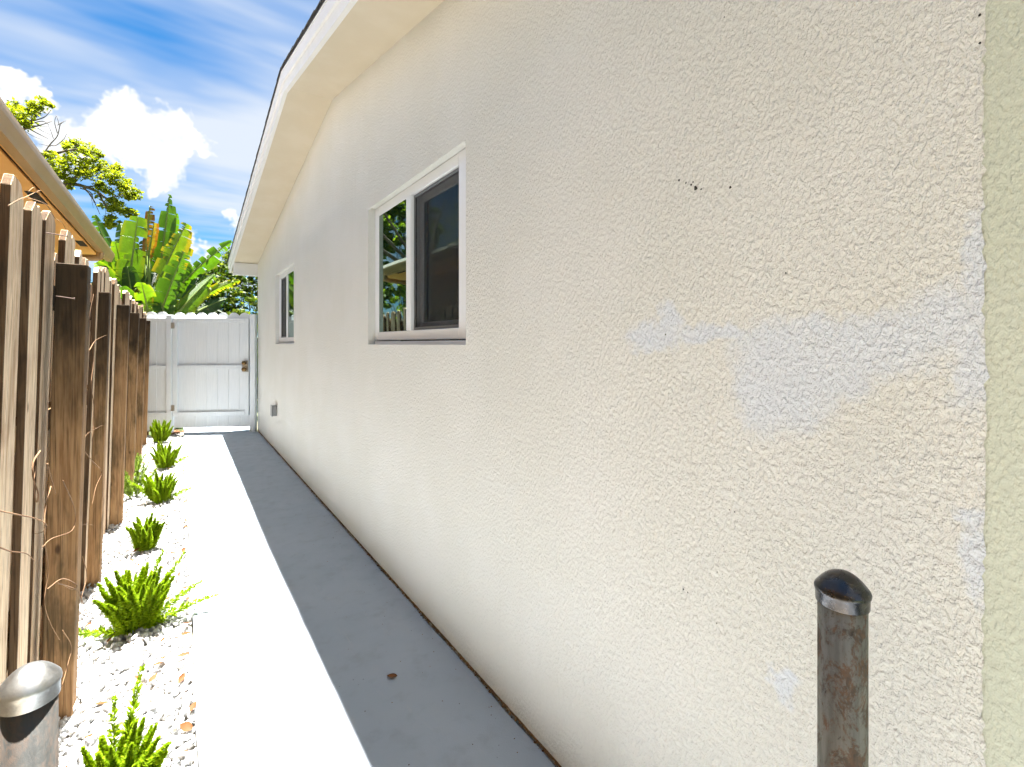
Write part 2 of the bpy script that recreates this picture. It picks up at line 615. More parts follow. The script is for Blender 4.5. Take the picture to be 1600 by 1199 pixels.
def leafy(name, cols, trans=.35, rough=.5, spec=.3):
    """leaf material: colour varies leaf by leaf, some light passes through"""
    def f(b):
        r = rnd_isl(b)
        n = b.noise(b.oc, 1.7, 3, .6)
        k = b.m('ADD', b.m('MULTIPLY', r, .6), b.m('MULTIPLY', n, .4))
        c = b.mix(b.smooth(k, .22, .52), cols[0], cols[1])
        c = b.mix(b.smooth(k, .52, .82), c, cols[2])
        b.put(b.bs.inputs['Base Color'], c)
        b.bs.inputs['Roughness'].default_value = rough
        b.bs.inputs['Specular IOR Level'].default_value = spec
        tl = b.node('ShaderNodeBsdfTranslucent')
        b.put(tl.inputs[0], b.mix(1.0, c, (1.25, 1.25, .55), 'MULTIPLY'))
        mx = b.node('ShaderNodeMixShader')
        mx.inputs[0].default_value = trans
        b.link(b.bs.outputs[0], mx.inputs[1]); b.link(tl.outputs[0], mx.inputs[2])
        b.link(mx.outputs[0], b.nt.nodes['Material Output'].inputs[0])
    return mat(name, f)


M['tree_leaf'] = leafy('olive_tree_leaves', [(.10, .14, .008), (.21, .25, .012), (.33, .34, .022)], .6)
M['bush_leaf'] = leafy('bright_bush_leaves', [(.022, .052, .005), (.070, .115, .010), (.16, .19, .025)], .4)
M['garden_leaf'] = leafy('sunlit_garden_leaves', [(.06, .12, .010), (.16, .24, .016), (.28, .34, .03)], .6)
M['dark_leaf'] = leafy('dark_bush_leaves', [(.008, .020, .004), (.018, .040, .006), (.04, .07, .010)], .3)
M['fern'] = leafy('foxtail_fern_needles', [(.15, .25, .004), (.25, .37, .007), (.36, .47, .015)], .35, .5)
M['fern_pale'] = leafy('pale_fern_needles', [(.16, .25, .03), (.22, .31, .05), (.28, .36, .08)], .35, .5)
M['dry_leaf'] = leafy('dry_leaf', [(.07, .024, .007), (.14, .052, .014), (.21, .10, .035)], .2, .7)
M['mulch'] = leafy('brown_mulch', [(.05, .02, .009), (.10, .04, .016), (.17, .075, .03)], .0, .9)


def banana_mat(name, main, edge, edge_from=.75, brown=0.0):
    def f(b):
        uv = b.node('ShaderNodeUVMap').outputs[0]
        u, v, _ = b.sep(uv)[0:3]
        av = b.m('ABSOLUTE', v)
        n = b.noise(b.oc, 6, 4, .65)
        vein = b.m('SINE', b.m('MULTIPLY', b.m('ADD', u, b.m('MULTIPLY', av, .06)), 330))
        fine = b.m('SINE', b.m('MULTIPLY', u, 900))
        c = b.mix(b.smooth(n, .35, .7), main, tuple(q * 1.45 for q in main))
        c = b.mix(b.smooth(b.m('ADD', av, b.m('MULTIPLY', b.m('SUBTRACT', n, .5), .9)), edge_from, edge_from + .28), c, edge)
        if brown:
            n2 = b.noise(b.oc, 11, 4, .7)
            c = b.mix(b.m('MULTIPLY', b.smooth(n2, .5, .62), brown), c, (.10, .032, .006))
        c = b.mix(b.m('MULTIPLY', b.smooth(vein, .3, 1.0), .22), c, tuple(q * .6 for q in main))
        b.put(b.bs.inputs['Base Color'], c)
        b.bs.inputs['Roughness'].default_value = .38
        bump(b, b.m('ADD', vein, b.m('MULTIPLY', fine, .4)), .004, .5)
        tl = b.node('ShaderNodeBsdfTranslucent')
        b.put(tl.inputs[0], b.mix(1.0, c, (1.3, 1.25, .5), 'MULTIPLY'))
        mx = b.node('ShaderNodeMixShader')
        mx.inputs[0].default_value = .42
        b.link(b.bs.outputs[0], mx.inputs[1]); b.link(tl.outputs[0], mx.inputs[2])
        b.link(mx.outputs[0], b.nt.nodes['Material Output'].inputs[0])
    return mat(name, f)


M['ban_green'] = banana_mat('banana_leaf_green', (.050, .125, .004), (.085, .16, .005), .8)
M['ban_lime'] = banana_mat('banana_leaf_lime', (.09, .18, .005), (.17, .23, .008), .7)
M['ban_yellow'] = banana_mat('banana_leaf_yellow_edged', (.095, .165, .006), (.27, .23, .010), .58, .15)
M['ban_brown'] = banana_mat('banana_leaf_browned', (.20, .16, .012), (.24, .10, .008), .42, .45)
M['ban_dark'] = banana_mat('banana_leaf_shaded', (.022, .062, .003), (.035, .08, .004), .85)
M['ban_rib'] = mat('banana_midrib', color=(.13, .18, .025), rough=.45)

# ------------------------------------------------------------------ setting: ground, path, gravel bed
obj('ground', box_mesh(-400, 400, -400, 400, -1.2, -0.075), M['ground'], kind='structure')

def f_bounce_ground(b):
    n = b.noise(b.oc, 14, 5, .65)
    b.put(b.bs.inputs['Base Color'], b.mix(n, (.36, .31, .24), (.50, .45, .37)))
    b.bs.inputs['Roughness'].default_value = .9
    bump(b, n, .004, .6)
obj('bounce_strip', box_mesh(-1.515, -.56, -4.0, 9.4, -.3, -.04), mat('pale_bounce_ground', f_bounce_ground), kind='structure')  # unseen pale ground added behind the fence to bounce light onto the neighbour's soffit

# path: slab with slightly irregular edges
PX0, PX1 = 0.05, 0.992
ys = np.linspace(-1.6, 12.0, 120)
V, F = [], []
for i, yy in enumerate(ys):
    w = 0.003 * math.sin(yy * 5.1) + 0.002 * math.sin(yy * 13.7 + 1)
    for x, z in ((PX0 + w, -.09), (PX0 + w, -.006), (PX0 + w + .006, 0.0), (PX1 - .004 - abs(w) * 1.2, 0.0), (PX1 - .002 - abs(w) * 1.2, -.02)):
        V.append((x, yy, z))
for i in range(len(ys) - 1):
    for k in range(4):
        F.append([i * 5 + k, i * 5 + k + 1, (i + 1) * 5 + k + 1, (i + 1) * 5 + k])
F.append([4, 3, 2, 1, 0])
path = obj('path', mesh(V, F), M['path'], kind='structure')
bm = bmesh.new(); bm.from_mesh(path.data); bmesh.ops.recalc_face_normals(bm, faces=list(bm.faces)); bm.to_mesh(path.data); bm.free()
if path.data.polygons[2].normal.z < 0: path.data.flip_normals()

bed = obj('gravel_bed', box_mesh(-0.55, 0.048, -1.2, 9.12, -.3, -.046), M['soil'], kind='structure')


def hull_stone(npts, seed):
    r = np.random.default_rng(seed)
    p = r.normal(size=(npts, 3)); p /= np.linalg.norm(p, axis=1)[:, None]
    p = np.sign(p) * np.abs(p) ** .85
    p *= np.array([1.0, r.uniform(.62, .9), r.uniform(.42, .66)])
    bm = bmesh.new()
    for q in p: bm.verts.new(q)
    res = bmesh.ops.convex_hull(bm, input=list(bm.verts))
    bmesh.ops.delete(bm, geom=[g for g in set(res['geom_interior'] + res['geom_unused']) if isinstance(g, bmesh.types.BMVert)], context='VERTS')
    bmesh.ops.triangulate(bm, faces=list(bm.faces))
    bm.verts.index_update()
    v = np.array([q.co[:] for q in bm.verts]); f = np.array([[q.index for q in fc.verts] for fc in bm.faces])
    bm.free()
    return v, f


STN = [hull_stone(22, 100 + i) for i in range(14)]
STF = [hull_stone(11, 300 + i) for i in range(10)]


def stone_field():
    # jittered grid, two layers; smaller chips worked in between
    P = []
    step = .0185
    for layer, (st, zz, smin, smax) in enumerate(((.024, -.040, .013, .019), (.0255, -.026, .0115, .0205), (.042, -.015, .009, .017))):
        for y in np.arange(.55, 9.05, st):
            for x in np.arange(-.50, .045, st):
                if layer == 2 and rng.random() < .35: continue
                xx = x + rng.uniform(-.5, .5) * st; yy = y + rng.uniform(-.5, .5) * st
                if xx > .036 or yy > 8.97 - .52 * (xx + .4): continue
                s = rng.uniform(smin, smax) * (1.25 if rng.random() < .08 else 1)
                sl = .008 * math.sin(xx * 17 + 1) * math.sin(yy * 6.3) + .010 * max(0, -xx - .25)
                P.append((xx, yy, zz + sl + rng.uniform(-.004, .004), s))
    return np.array(P)


ST = stone_field()


def rot_rand(n):
    q = rng.normal(size=(n, 4)) * np.array([1.2, .35, .35, 1.2]); q /= np.linalg.norm(q, axis=1)[:, None]
    w, x, y, z = q.T
    return np.stack([np.stack([1 - 2 * (y * y + z * z), 2 * (x * y - z * w), 2 * (x * z + y * w)], -1),
                     np.stack([2 * (x * y + z * w), 1 - 2 * (x * x + z * z), 2 * (y * z - x * w)], -1),
                     np.stack([2 * (x * z - y * w), 2 * (y * z + x * w), 1 - 2 * (x * x + y * y)], -1)], 1)


def project(p):
    d = p - np.array([0, 0, CAMH])
    zc = d @ FW
    return CX + FPX * (d @ RT) / zc, HY - FPX * d[..., 2] / zc, zc


sx, sy_, sz = project(ST[:, :3])
score = ST[:, 3] / np.maximum(sz, .1)
score[(sx < 92) | (sx > 312) | (sy_ > 1195) | (sy_ < 640) | (ST[:, 2] < -.033)] = -1
single = np.argsort(-score)[:300]
is_single = np.zeros(len(ST), bool); is_single[single] = True
RM = rot_rand(len(ST))
st_me = [fastmesh(v, f) for v, f in STN]
for me in st_me: me.materials.append(M['stone'])
for i in single:
    o = obj('stone', st_me[int(rng.integers(len(st_me)))], None, bed)
    o.matrix_local = Matrix.Translation(Vector(ST[i, :3])) @ Matrix(RM[i].tolist()).to_4x4() @ Matrix.Scale(float(ST[i, 3]), 4)
VV, FF, base = [], [], 0
for i in np.nonzero(~is_single)[0]:
    lib = STN if ST[i, 1] < 3.0 else STF
    v, f = lib[int(rng.integers(len(lib)))]
    VV.append((v * ST[i, 3]) @ RM[i].T + ST[i, :3]); FF.append(f + base); base += len(v)
obj('gravel', fastmesh(np.concatenate(VV), np.concatenate(FF)), M['stone'], bed, kind='stuff')

# ------------------------------------------------------------------ house
house = thing('house', 'cream stucco house with low gable roof along the right of the grey path', 'house', (1.0, 4.0, 0))
H0 = Vector((-1.0, -4.0, 0))       # children are built in world coordinates


def hp(o):
    o.location = H0
    return o


RIDGE_Y, RIDGE_Z, SF, SN = 3.95, 3.29, .157, .186


def zs(y):   # soffit height
    return RIDGE_Z - (SF * (y - RIDGE_Y) if y > RIDGE_Y else SN * (RIDGE_Y - y))


Y0, Y1 = 0.19, 8.42
W1 = (1.79, 3.08, 1.335, 2.225)
W2 = (5.54, 6.74, 1.335, 2.225)
WX, WT = 1.0, 0.22


def wall_mesh():
    bm = bmesh.new()
    def quad(a, b_, c, d):
        bm.faces.new([bm.verts.new(q) for q in (a, b_, c, d)])
    ye = Y0 + .03
    zz = np.linspace(-.3, zs(ye), 260)
    jit = [random.gauss(0, .0016) + .002 * math.sin(q * 9) for q in zz]
    for i in range(len(zz) - 1):
        quad((WX, Y0 + jit[i], zz[i]), (WX, Y0 + jit[i + 1], zz[i + 1]), (WX, ye, zz[i + 1]), (WX, ye, zz[i]))
    cuts = [ye, W1[0], W1[1], RIDGE_Y, W2[0], W2[1], Y1]
    for a, c in zip(cuts[:-1], cuts[1:]):
        win = W1 if a == W1[0] else W2 if a == W2[0] else None
        spans = [(-.3, -.3, zs(a), zs(c))] if not win else [(-.3, -.3, win[2], win[2]), (win[3], win[3], zs(a), zs(c))]
        for z0a, z0c, z1a, z1c in spans:
            quad((WX, a, z0a), (WX, a, z1a), (WX, c, z1c), (WX, c, z0c))
        if win:
            y0, y1, z0, z1 = win
            quad((WX, y0, z0), (WX, y1, z0), (WX + WT, y1, z0), (WX + WT, y0, z0))
            quad((WX, y0, z1), (WX + WT, y0, z1), (WX + WT, y1, z1), (WX, y1, z1))
            quad((WX, y0, z0), (WX + WT, y0, z0), (WX + WT, y0, z1), (WX, y0, z1))
            quad((WX, y1, z0), (WX, y1, z1), (WX + WT, y1, z1), (WX + WT, y1, z0))
    # far end and near return
    quad((WX, Y1, -.3), (WX, Y1, zs(Y1)), (9, Y1, zs(Y1)), (9, Y1, -.3))
    bmesh.ops.remove_doubles(bm, verts=list(bm.verts), dist=1e-5)
    # soften the hand-made edges of the openings
    es = [e for e in bm.edges if len(e.link_faces) == 2 and e.calc_face_angle(0) > 1.2]
    bmesh.ops.bevel(bm, geom=es, offset=.009, segments=2, affect='EDGES')
    bmesh.ops.recalc_face_normals(bm, faces=list(bm.faces))
    me = bpy.data.meshes.new('mesh'); bm.to_mesh(me); bm.free()
    # outward means towards -X on the side wall
    f = max((p for p in me.polygons if abs(p.normal.x) > .9), key=lambda p: p.area)
    if f.normal.x > 0: me.flip_normals()
    return me


hp(obj('wall', wall_mesh(), M['stucco'], house))
GX = WX + .0015
gy = -.55
gv = [(GX, gy, -.3), (GX, gy, zs(gy)), (GX, Y0 + .02, zs(Y0)), (GX, Y0 + .02, -.3), (9, gy, -.3), (9, gy, zs(gy))]
hp(obj('wall', mesh(gv, [[0, 1, 2, 3], [4, 5, 1, 0]]), M['green_stucco'], house, label='pale green painted strip of stucco wall at the right edge'))
# the rest of the body closes the house (back wall, dark inside)
hp(obj('rear_wall', prism([(gy, -.3), (Y1 - .01, -.3), (Y1 - .01, zs(Y1)), (RIDGE_Y, RIDGE_Z), (gy, zs(gy))], 0, 8.8, 9.0), M['stucco'], house))
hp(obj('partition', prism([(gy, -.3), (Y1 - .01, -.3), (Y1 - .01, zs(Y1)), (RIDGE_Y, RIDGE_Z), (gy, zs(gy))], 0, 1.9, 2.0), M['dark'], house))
EY0, EY1 = -.95, 8.85
OX = .655
sof = [(EY0, zs(EY0)), (RIDGE_Y, RIDGE_Z), (EY1, zs(EY1)), (EY1, zs(EY1) + .02), (RIDGE_Y, RIDGE_Z + .02), (EY0, zs(EY0) + .02)]
hp(obj('soffit', prism(sof, 0, OX + .012, 9.3), M['soffit'], house))


def rake(z_lo, z_hi, y_a, y_b):
    pts = [(y_a, zs(y_a) + z_lo), (RIDGE_Y, RIDGE_Z + z_lo), (y_b, zs(y_b) + z_lo),
           (y_b, zs(y_b) + z_hi), (RIDGE_Y, RIDGE_Z + z_hi), (y_a, zs(y_a) + z_hi)]
    return pts


hp(obj('fascia', prism(rake(-.048, .018, EY0, EY1), 0, OX - .012, OX + .014), M['trim'], house))
hp(obj('fascia_moulding', prism(rake(.020, .092, EY0 - .004, EY1 + .004), 0, OX - .026, OX + .010), M['trim'], house))
hp(obj('drip_edge', prism(rake(.094, .100, EY0 - .008, EY1 + .008), 0, OX - .030, OX + .05), M['trim'], house))
hp(obj('eave_return', box_mesh(OX + .016, WX + .004, Y1 - .012, Y1 + .014, zs(Y1) - .165, zs(Y1) - .002, bev=.003), M['trim'], house))
hp(obj('eave_return_cap', box_mesh(OX + .006, WX + .006, Y1 - .03, Y1 + .02, zs(Y1) - .195, zs(Y1) - .167, bev=.004), M['trim'], house))
hp(obj('eave_fascia', box_mesh(OX + .016, 9.3, EY1 - .02, EY1 + .003, zs(EY1) - .05, zs(EY1) + .09), M['trim'], house))
hp(obj('eave_soffit', box_mesh(OX + .018, 9.3, Y1 + .018, EY1 - .022, zs(EY1) - .045, zs(EY1) - .03), M['soffit'], house))
roof = hp(obj('roof', prism(rake(.102, .125, EY0 - .01, EY1 + .01), 0, OX - .024, 9.35), M['shingle'], house))
n_c = 32
for side in (0, 1):
    ya, yb = (RIDGE_Y, EY1 + .03) if side else (RIDGE_Y, EY0 - .03)
    step = (yb - ya) / n_c
    for k in range(n_c):
        a = ya + k * step; c = ya + (k + 1.12) * step
        r0 = random.uniform(-.0015, .0015)
        za, zc = zs(a) + .127, zs(c) + .134
        poly = [(a, za), (c, zc), (c, zc + .007), (a, za + .004)]
        if side == 0: poly = poly[::-1]
        x0 = OX - .034 + r0
        obj('shingle', prism(poly, 0, x0, x0 + 1.0), M['shingle'], roof)


def window(win, fixed_far, label):
    y0, y1, z0, z1 = win
    w = hp(obj('window', None, parent=house, label=label))
    w.empty_display_size = .1
    X = WX + .046
    zb = z0 + .035
    fr = .068
    g = .002
    NS = .150 if fixed_far else .16      # near stile: frame and jamb extension together
    box('sill', (X - .005, X + .12, y0 + .003, y1 - .003, z0 + .003, zb - .006), M['trim'], w, .003)
    # outer frame: two stiles, two rails
    for nm, q in (('frame', (X, X + .09, y0 + g, y0 + NS, zb, z1 - g)), ('frame', (X, X + .09, y1 - fr, y1 - g, zb, z1 - g)),
                  ('frame', (X + .001, X + .089, y0 + NS + .001, y1 - fr - .001, zb + .001, zb + .052)),
                  ('frame', (X + .001, X + .089, y0 + NS + .001, y1 - fr - .001, z1 - .058, z1 - g - .001))):
        box(nm, q, M['vinyl'], w, .003)
    ya, yb = y0 + NS + .002, y1 - fr - .002
    za, zt = zb + .053, z1 - .060
    mid = ya + (yb - ya) * (.535 if fixed_far else .5)
    box('mullion', (X - .006, X + .07, mid - .032, mid + .032, za, zt), M['vinyl'], w, .003)
    fix = (mid + .033, yb) if fixed_far else (ya, mid - .033)
    sl = (ya, mid - .033) if fixed_far else (mid + .033, yb)
    box('pane', (X + .004, X + .012, fix[0], fix[1], za, zt), M['glass'], w, label='fixed mirror-like pane')
    # sliding sash behind an insect screen
    sw = .042
    for q in ((X + .046, X + .075, sl[0] + g, sl[0] + sw, za + g, zt - g), (X + .046, X + .075, sl[1] - sw, sl[1] - g, za + g, zt - g),
              (X + .047, X + .074, sl[0] + sw + .001, sl[1] - sw - .001, za + g, za + sw), (X + .047, X + .074, sl[0] + sw + .001, sl[1] - sw - .001, zt - sw, zt - g)):
        box('sash', q, M['vinyl'], w, .002)
    box('pane', (X + .056, X + .064, sl[0] + sw + .001, sl[1] - sw - .001, za + sw + .001, zt - sw - .001), M['glass'], w)
    sc = .016
    for q in ((X + .012, X + .024, sl[0] + g, sl[0] + sc, za + g, zt - g), (X + .012, X + .024, sl[1] - sc, sl[1] - g, za + g, zt - g),
              (X + .013, X + .023, sl[0] + sc + .001, sl[1] - sc - .001, za + g, za + sc), (X + .013, X + .023, sl[0] + sc + .001, sl[1] - sc - .001, zt - sc, zt - g)):
        box('screen_frame', q, M['grey_alu'], w, .001)
    box('screen', (X + .0175, X + .0185, sl[0] + sc, sl[1] - sc, za + sc, zt - sc), M['screen'], w)


window(W1, True, 'larger white sliding window nearest the camera')
window(W2, False, 'smaller looking white sliding window near the gate')

ob = hp(obj('outlet_box', None, parent=house, label='small grey outlet box low on the wall near the gate'))
box('box_body', (WX - .052, WX - .002, 6.60, 6.71, .445, .575), M['box'], ob, .004)
box('box_lid', (WX - .060, WX - .053, 6.595, 6.715, .44, .58), M['box'], ob, .003)

# mildew specks on the near part of the wall
V, F = [], []
for px, py, r in ((1061, 282, .0032), (1072, 286, .003), (1080, 289, .0032), (1087, 294, .006), (1083, 285, .0025), (1096, 296, .0028),
                  (1141, 293, .004), (1132, 27, .002), (1228, 427, .002), (1040, 523, .0022), (1140, 797, .0016), (1148, 800, .0018),
                  (1068, 921, .003), (1075, 926, .002), (1120, 974, .002), (1531, 24, .003), (1531, 68, .002)):
    p = at(px, py, X=WX)
    n = 7; b0 = len(V)
    V.append((WX - .0022, p[1], p[2]))
    for k in range(n):
        a = 2 * math.pi * k / n; q = r * random.uniform(.6, 1.2)
        V.append((WX - .0006, p[1] + q * math.cos(a) * .9, p[2] + q * math.sin(a)))
    for k in range(n): F.append([b0, b0 + 1 + k, b0 + 1 + (k + 1) % n])
hp(obj('mildew_specks', mesh(V, F), M['dark'], house, kind='stuff'))

# crumbling dirt line where the path meets the wall
V, F = [], []
def crumb(x, y, z, r, sq=.6):
    v, f = STF[random.randrange(len(STF))]
    b0 = len(V)
    V.extend((v * r * np.array([1, 1.3, sq]) + np.array([x, y, z])).tolist())
    F.extend((f + b0).tolist())
for i in range(520):
    y = random.uniform(.1, 8.2)
    crumb(WX - .004 - abs(random.gauss(0, .005)), y, .001, random.uniform(.002, .0075) * (1.7 if random.random() < .05 else 1))
for i in range(170):
    y = random.uniform(1.0, 8.0)
    crumb(WX - .01 - abs(random.gauss(0, .2)), y, .001, random.uniform(.0012, .0032))
b0 = len(V); yl = np.linspace(-.5, 8.4, 420)
for q in yl:
    V.append((WX - .005 - .009 * random.random() ** 2, float(q), .0015)); V.append((WX + .004, float(q), .003 + .003 * random.random()))
for i in range(len(yl) - 1):
    F.append([b0 + 2 * i, b0 + 2 * i + 1, b0 + 2 * i + 3, b0 + 2 * i + 2])
obj('dirt_line', mesh(V, F), leafy('ochre_dirt', [(.10, .05, .02), (.22, .12, .05), (.30, .18, .085)], 0, .9), label='thin line of brown dirt between path and house wall', cat='dirt', kind='stuff')

# ------------------------------------------------------------------ steel posts in the foreground
def steel_post(p, r, top, mp, mc, label):
    t = thing('steel_post', label, 'post', (p[0], p[1], -.08))
    obj('pipe', lathe_mesh([(r, 0), (r, top + .08 - .012)], 48), mp, t)
    R = r * 1.085
    prof = [(R * .99, top + .08 - .0195), (R, top + .08 - .018), (R, top + .08 - .006), (R * 1.045, top + .08 - .003), (R * 1.055, top + .08),
            (R * 1.03, top + .08 + .003)]
    for k in range(1, 12):
        q = 1 - k / 11.5
        prof.append((R * q, top + .08 + .004 + r * .74 * (1 - q ** 2.2)))
    obj('cap', lathe_mesh(prof, 48), mc, t)


zcR = .682
pR = FW * zcR + RT * ((1316 - CX) / FPX * zcR)
steel_post(pR, .030, CAMH - (921 - HY) / FPX * zcR, M['pipe_rusty'], M['cap_dark'], 'rusty steel post with dark domed cap beside the cream wall')
zcL = .565
pL = FW * zcL + RT * ((47 - CX) / FPX * zcL)
steel_post(pL, .0245, CAMH - (1068 - HY) / FPX * zcL, M['pipe_grey'], M['cap_alu'], 'grey steel post with bright domed cap beside the wooden fence')

# ------------------------------------------------------------------ wooden fence
fence = thing('wooden_fence', 'weathered brown wooden fence left of the gravel bed', 'fence', (-.37, 4.5, -.05))
FO = Vector((.37, -4.5, .05))
def fp(o):
    o.location = FO
    return o


def picket(x_face, y0, y1, top, lean, th=.021, rough=1.0):
    w = y1 - y0
    e = lambda s: random.uniform(-s, s) * rough
    d = w * .24
    poly = [(y0 + e(.004), -.06), (y1 + e(.004), -.06), (y1 + e(.004), top - d + e(.012)),
            (y1 - d + e(.012), top + e(.006)), ((y0 + y1) / 2 + e(.01), top + e(.008)), (y0 + d + e(.012), top + e(.006)), (y0 + e(.004), top - d + e(.012))]
    me = prism(poly, 0, x_face - th, x_face)
    bm = bmesh.new(); bm.from_mesh(me)
    bmesh.ops.bevel(bm, geom=[e_ for e_ in bm.edges], offset=.0016, segments=1, affect='EDGES')
    tw = random.uniform(-.008, .008) * rough
    for v in bm.verts:
        v.co.x += lean * v.co.z + tw * (v.co.y - y0) / w * v.co.z / 1.8
    bm.to_mesh(me); bm.free()
    me.materials.append(M['picket']); me.materials.append(M['picket_edge_shade'])
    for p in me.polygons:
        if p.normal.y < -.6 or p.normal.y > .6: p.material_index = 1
    return me


LEAN = .028
XF = -.437
spots = [(.70, .84), (.93, 1.07), (1.17, 1.31), (1.40, 1.54), (1.655, 1.79), (1.897, 2.036), (2.177, 2.302), (2.36, 2.49)]
y = 2.60
while y < 8.95:
    w = random.choice((.14, .14, .135, .09))
    spots.append((y, y + w)); y += w + random.uniform(.045, .11)
for i, (a, c) in enumerate(spots):
    top = 1.805 + random.uniform(-.035, .03)
    fp(obj('picket', picket(XF + random.uniform(-.006, .006), a, c, top, LEAN + random.uniform(-.006, .006)), M['picket'], fence))
y = .6
while y < 8.95:       # boards on the far side of the rails
    w = .14
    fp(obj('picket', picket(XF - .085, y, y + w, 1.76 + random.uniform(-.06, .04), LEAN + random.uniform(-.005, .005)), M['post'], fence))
    y += w + random.uniform(.05, .10)
for z in (.30, 1.0, 1.50):
    fp(obj('rail', box_mesh(XF - .080, XF - .026, 0.55, 9.08, z, z + .085, shear=LEAN), M['post'], fence))
for i, (yy, w, x1) in enumerate(((1.19, .088, -.325), (2.38, .088, -.326), (3.59, .066, -.376), (4.70, .075, -.362), (5.85, .066, -.366), (7.0, .066, -.366), (8.12, .07, -.372), (9.05, .07, -.385))):
    top = 1.645 if i != 6 else 1.66
    me = box_mesh(x1 - w, x1, yy, yy + .088, -.3, top, bev=.003, shear=.026)
    fp(obj('post', me, M['post'], fence))

# small nails sticking out of the boards
for (px, py, X, dx, dy) in ((72, 364, -.375, .055, -.02), (88, 463, -.365, .05, -.02)):
    p = at(px, py, X=X)
    q = p + np.array([dx, dy, -.008])
    V, F = tube_arrays([p, q, q, q + np.array([.002, 0, 0])], [.0018, .0018, .0042, .0042], 6)
    fp(obj('nail', mesh(V, F), M['nail'], fence))

# dry vines: dead stems that climb and hang on the boards
def vine(pts, X, r0, label, wob=0.0):
    P = [at(px, py, X=X) + np.array([random.uniform(-1, 1) * .004, 0, 0]) for px, py in pts]
    sp = spline(P, 7)
    n = len(sp)
    tube('dry_vine', sp, [.85 * r0 * (1 - .6 * i / (n - 1)) for i in range(n)], M['twig'], None, 5,
         label=label, cat='vine', group='dry vine stems on the wooden fence')


vine([(12, 322), (28, 312), (42, 308), (62, 298), (64, 302)], -.36, .0022, 'thin pale dry stem arching over the tops of the nearest pickets')
vine([(40, 309), (60, 314), (74, 322), (86, 340), (98, 348), (104, 362)], -.35, .0016, 'thin dry stem drooping beside the long nail')
vine([(47, 300), (50, 293), (56, 296), (64, 305)], -.36, .0014, 'tiny curled dry tendril above the second picket')
vine([(-4, 797), (30, 805), (60, 812), (72, 822), (66, 832), (55, 834)], -.33, .0024, 'upper pale dry stem crossing the near pickets sideways')
vine([(-4, 856), (20, 862), (38, 866), (52, 878)], -.33, .0022, 'lower pale dry stem crossing the near pickets sideways')
vine([(96, 752), (112, 788), (119, 810), (110, 830), (80, 842), (68, 855)], -.315, .0022, 'long curved dry stem hooked across the wide dark post')
vine([(125, 700), (145, 722), (158, 738), (150, 760), (145, 790)], -.34, .0022, 'curved dry stem between the wide dark post and the next post')
vine([(128, 690), (140, 676), (162, 664)], -.34, .0014, 'short dry twig pointing up towards the second post')
vine([(62, 705), (54, 722), (52, 745), (58, 770), (60, 785), (52, 760), (58, 728)], -.34, .003, 'thick tangled brown vine low between the near pickets')
vine([(74, 725), (80, 750), (86, 772)], -.33, .0034, 'short thick split stem hanging on the third picket')
vine([(82, 760), (72, 800), (68, 850), (76, 890), (70, 940), (80, 975), (92, 1000)], -.33, .0022, 'long dark vine running down beside the wide dark post')
vine([(88, 912), (104, 916), (122, 924), (130, 944), (142, 972)], -.315, .0022, 'dry vine looping round the foot of the wide dark post')
vine([(76, 920), (96, 905), (118, 915), (112, 922), (96, 915)], -.315, .002, 'knot of dry vine on the lower wide dark post')
vine([(98, 985), (110, 1010), (108, 1035), (96, 1070)], -.315, .0018, 'thin looped tendril at the base of the wide dark post')
vine([(128, 870), (134, 900), (126, 940), (138, 968)], -.34, .0018, 'thin vine trailing to the gravel behind the wide dark post')
vine([(120, 822), (134, 820), (146, 821)], -.335, .0012, 'short straight dry twig sticking out past the wide dark post')
vine([(140, 548), (150, 532), (165, 524)], -.35, .0018, 'pale arched twig on the second fence post')
vine([(143, 690), (146, 640), (142, 600), (147, 560), (141, 500), (146, 460)], -.37, .0022, 'vine climbing the gap left of the second fence post')

# ------------------------------------------------------------------ white gate and fixed panel
def board(x0, x1, yf, z0, z1, th=.018):
    n = 7
    w = x1 - x0
    rise = w * .38
    poly = [(x0, z0), (x1, z0), (x1, z1 - rise)]
    for k in range(1, n):
        a = k / n
        poly.append((x1 - w * a, z1 - rise + rise * math.sin(math.pi * a) ** .7))
    poly.append((x0, z1 - rise))
    return prism(poly, 1, yf, yf + th)


GY = 8.30
gate = thing('white_gate', 'white painted wooden gate with scalloped top at the end of the path', 'gate', (.44, GY, .05))
GO = Vector((-.44, -GY, -.05))
def gp(o, org=GO):
    o.location = org
    return o
gx0, gx1 = -.045, .915
nb = 7
bw = (gx1 - gx0) / nb
for k in range(nb):
    a = gx0 + k * bw
    gp(obj('board', board(a + .0015, a + bw - .0015, GY + random.uniform(0, .003), .075, 1.825 + random.uniform(-.006, .006)), M['gate'], gate))
for z0, z1 in ((.255, .312), (.965, 1.02), (1.675, 1.735)):
    gp(obj('rail', box_mesh(gx0 + .062, gx1 - .057, GY - .040, GY - .001, z0, z1, bev=.003), M['gate'], gate))
for x0, x1 in ((gx0 + .004, gx0 + .060), (gx1 - .055, gx1 - .002)):
    gp(obj('stile', box_mesh(x0, x1, GY - .042, GY - .0015, .25, 1.735, bev=.003), M['gate'], gate))
for zc in (1.62, .38):
    h = gp(obj('hinge', box_mesh(gx0 - .03, gx0 + .03, GY - .050, GY - .0435, zc - .045, zc + .045, bev=.002), M['steel'], gate))
plate = gp(obj('lock_plate', box_mesh(gx1 - .085, gx1 - .004, GY - .052, GY - .0435, .915, 1.09, bev=.003), M['steel'], gate))
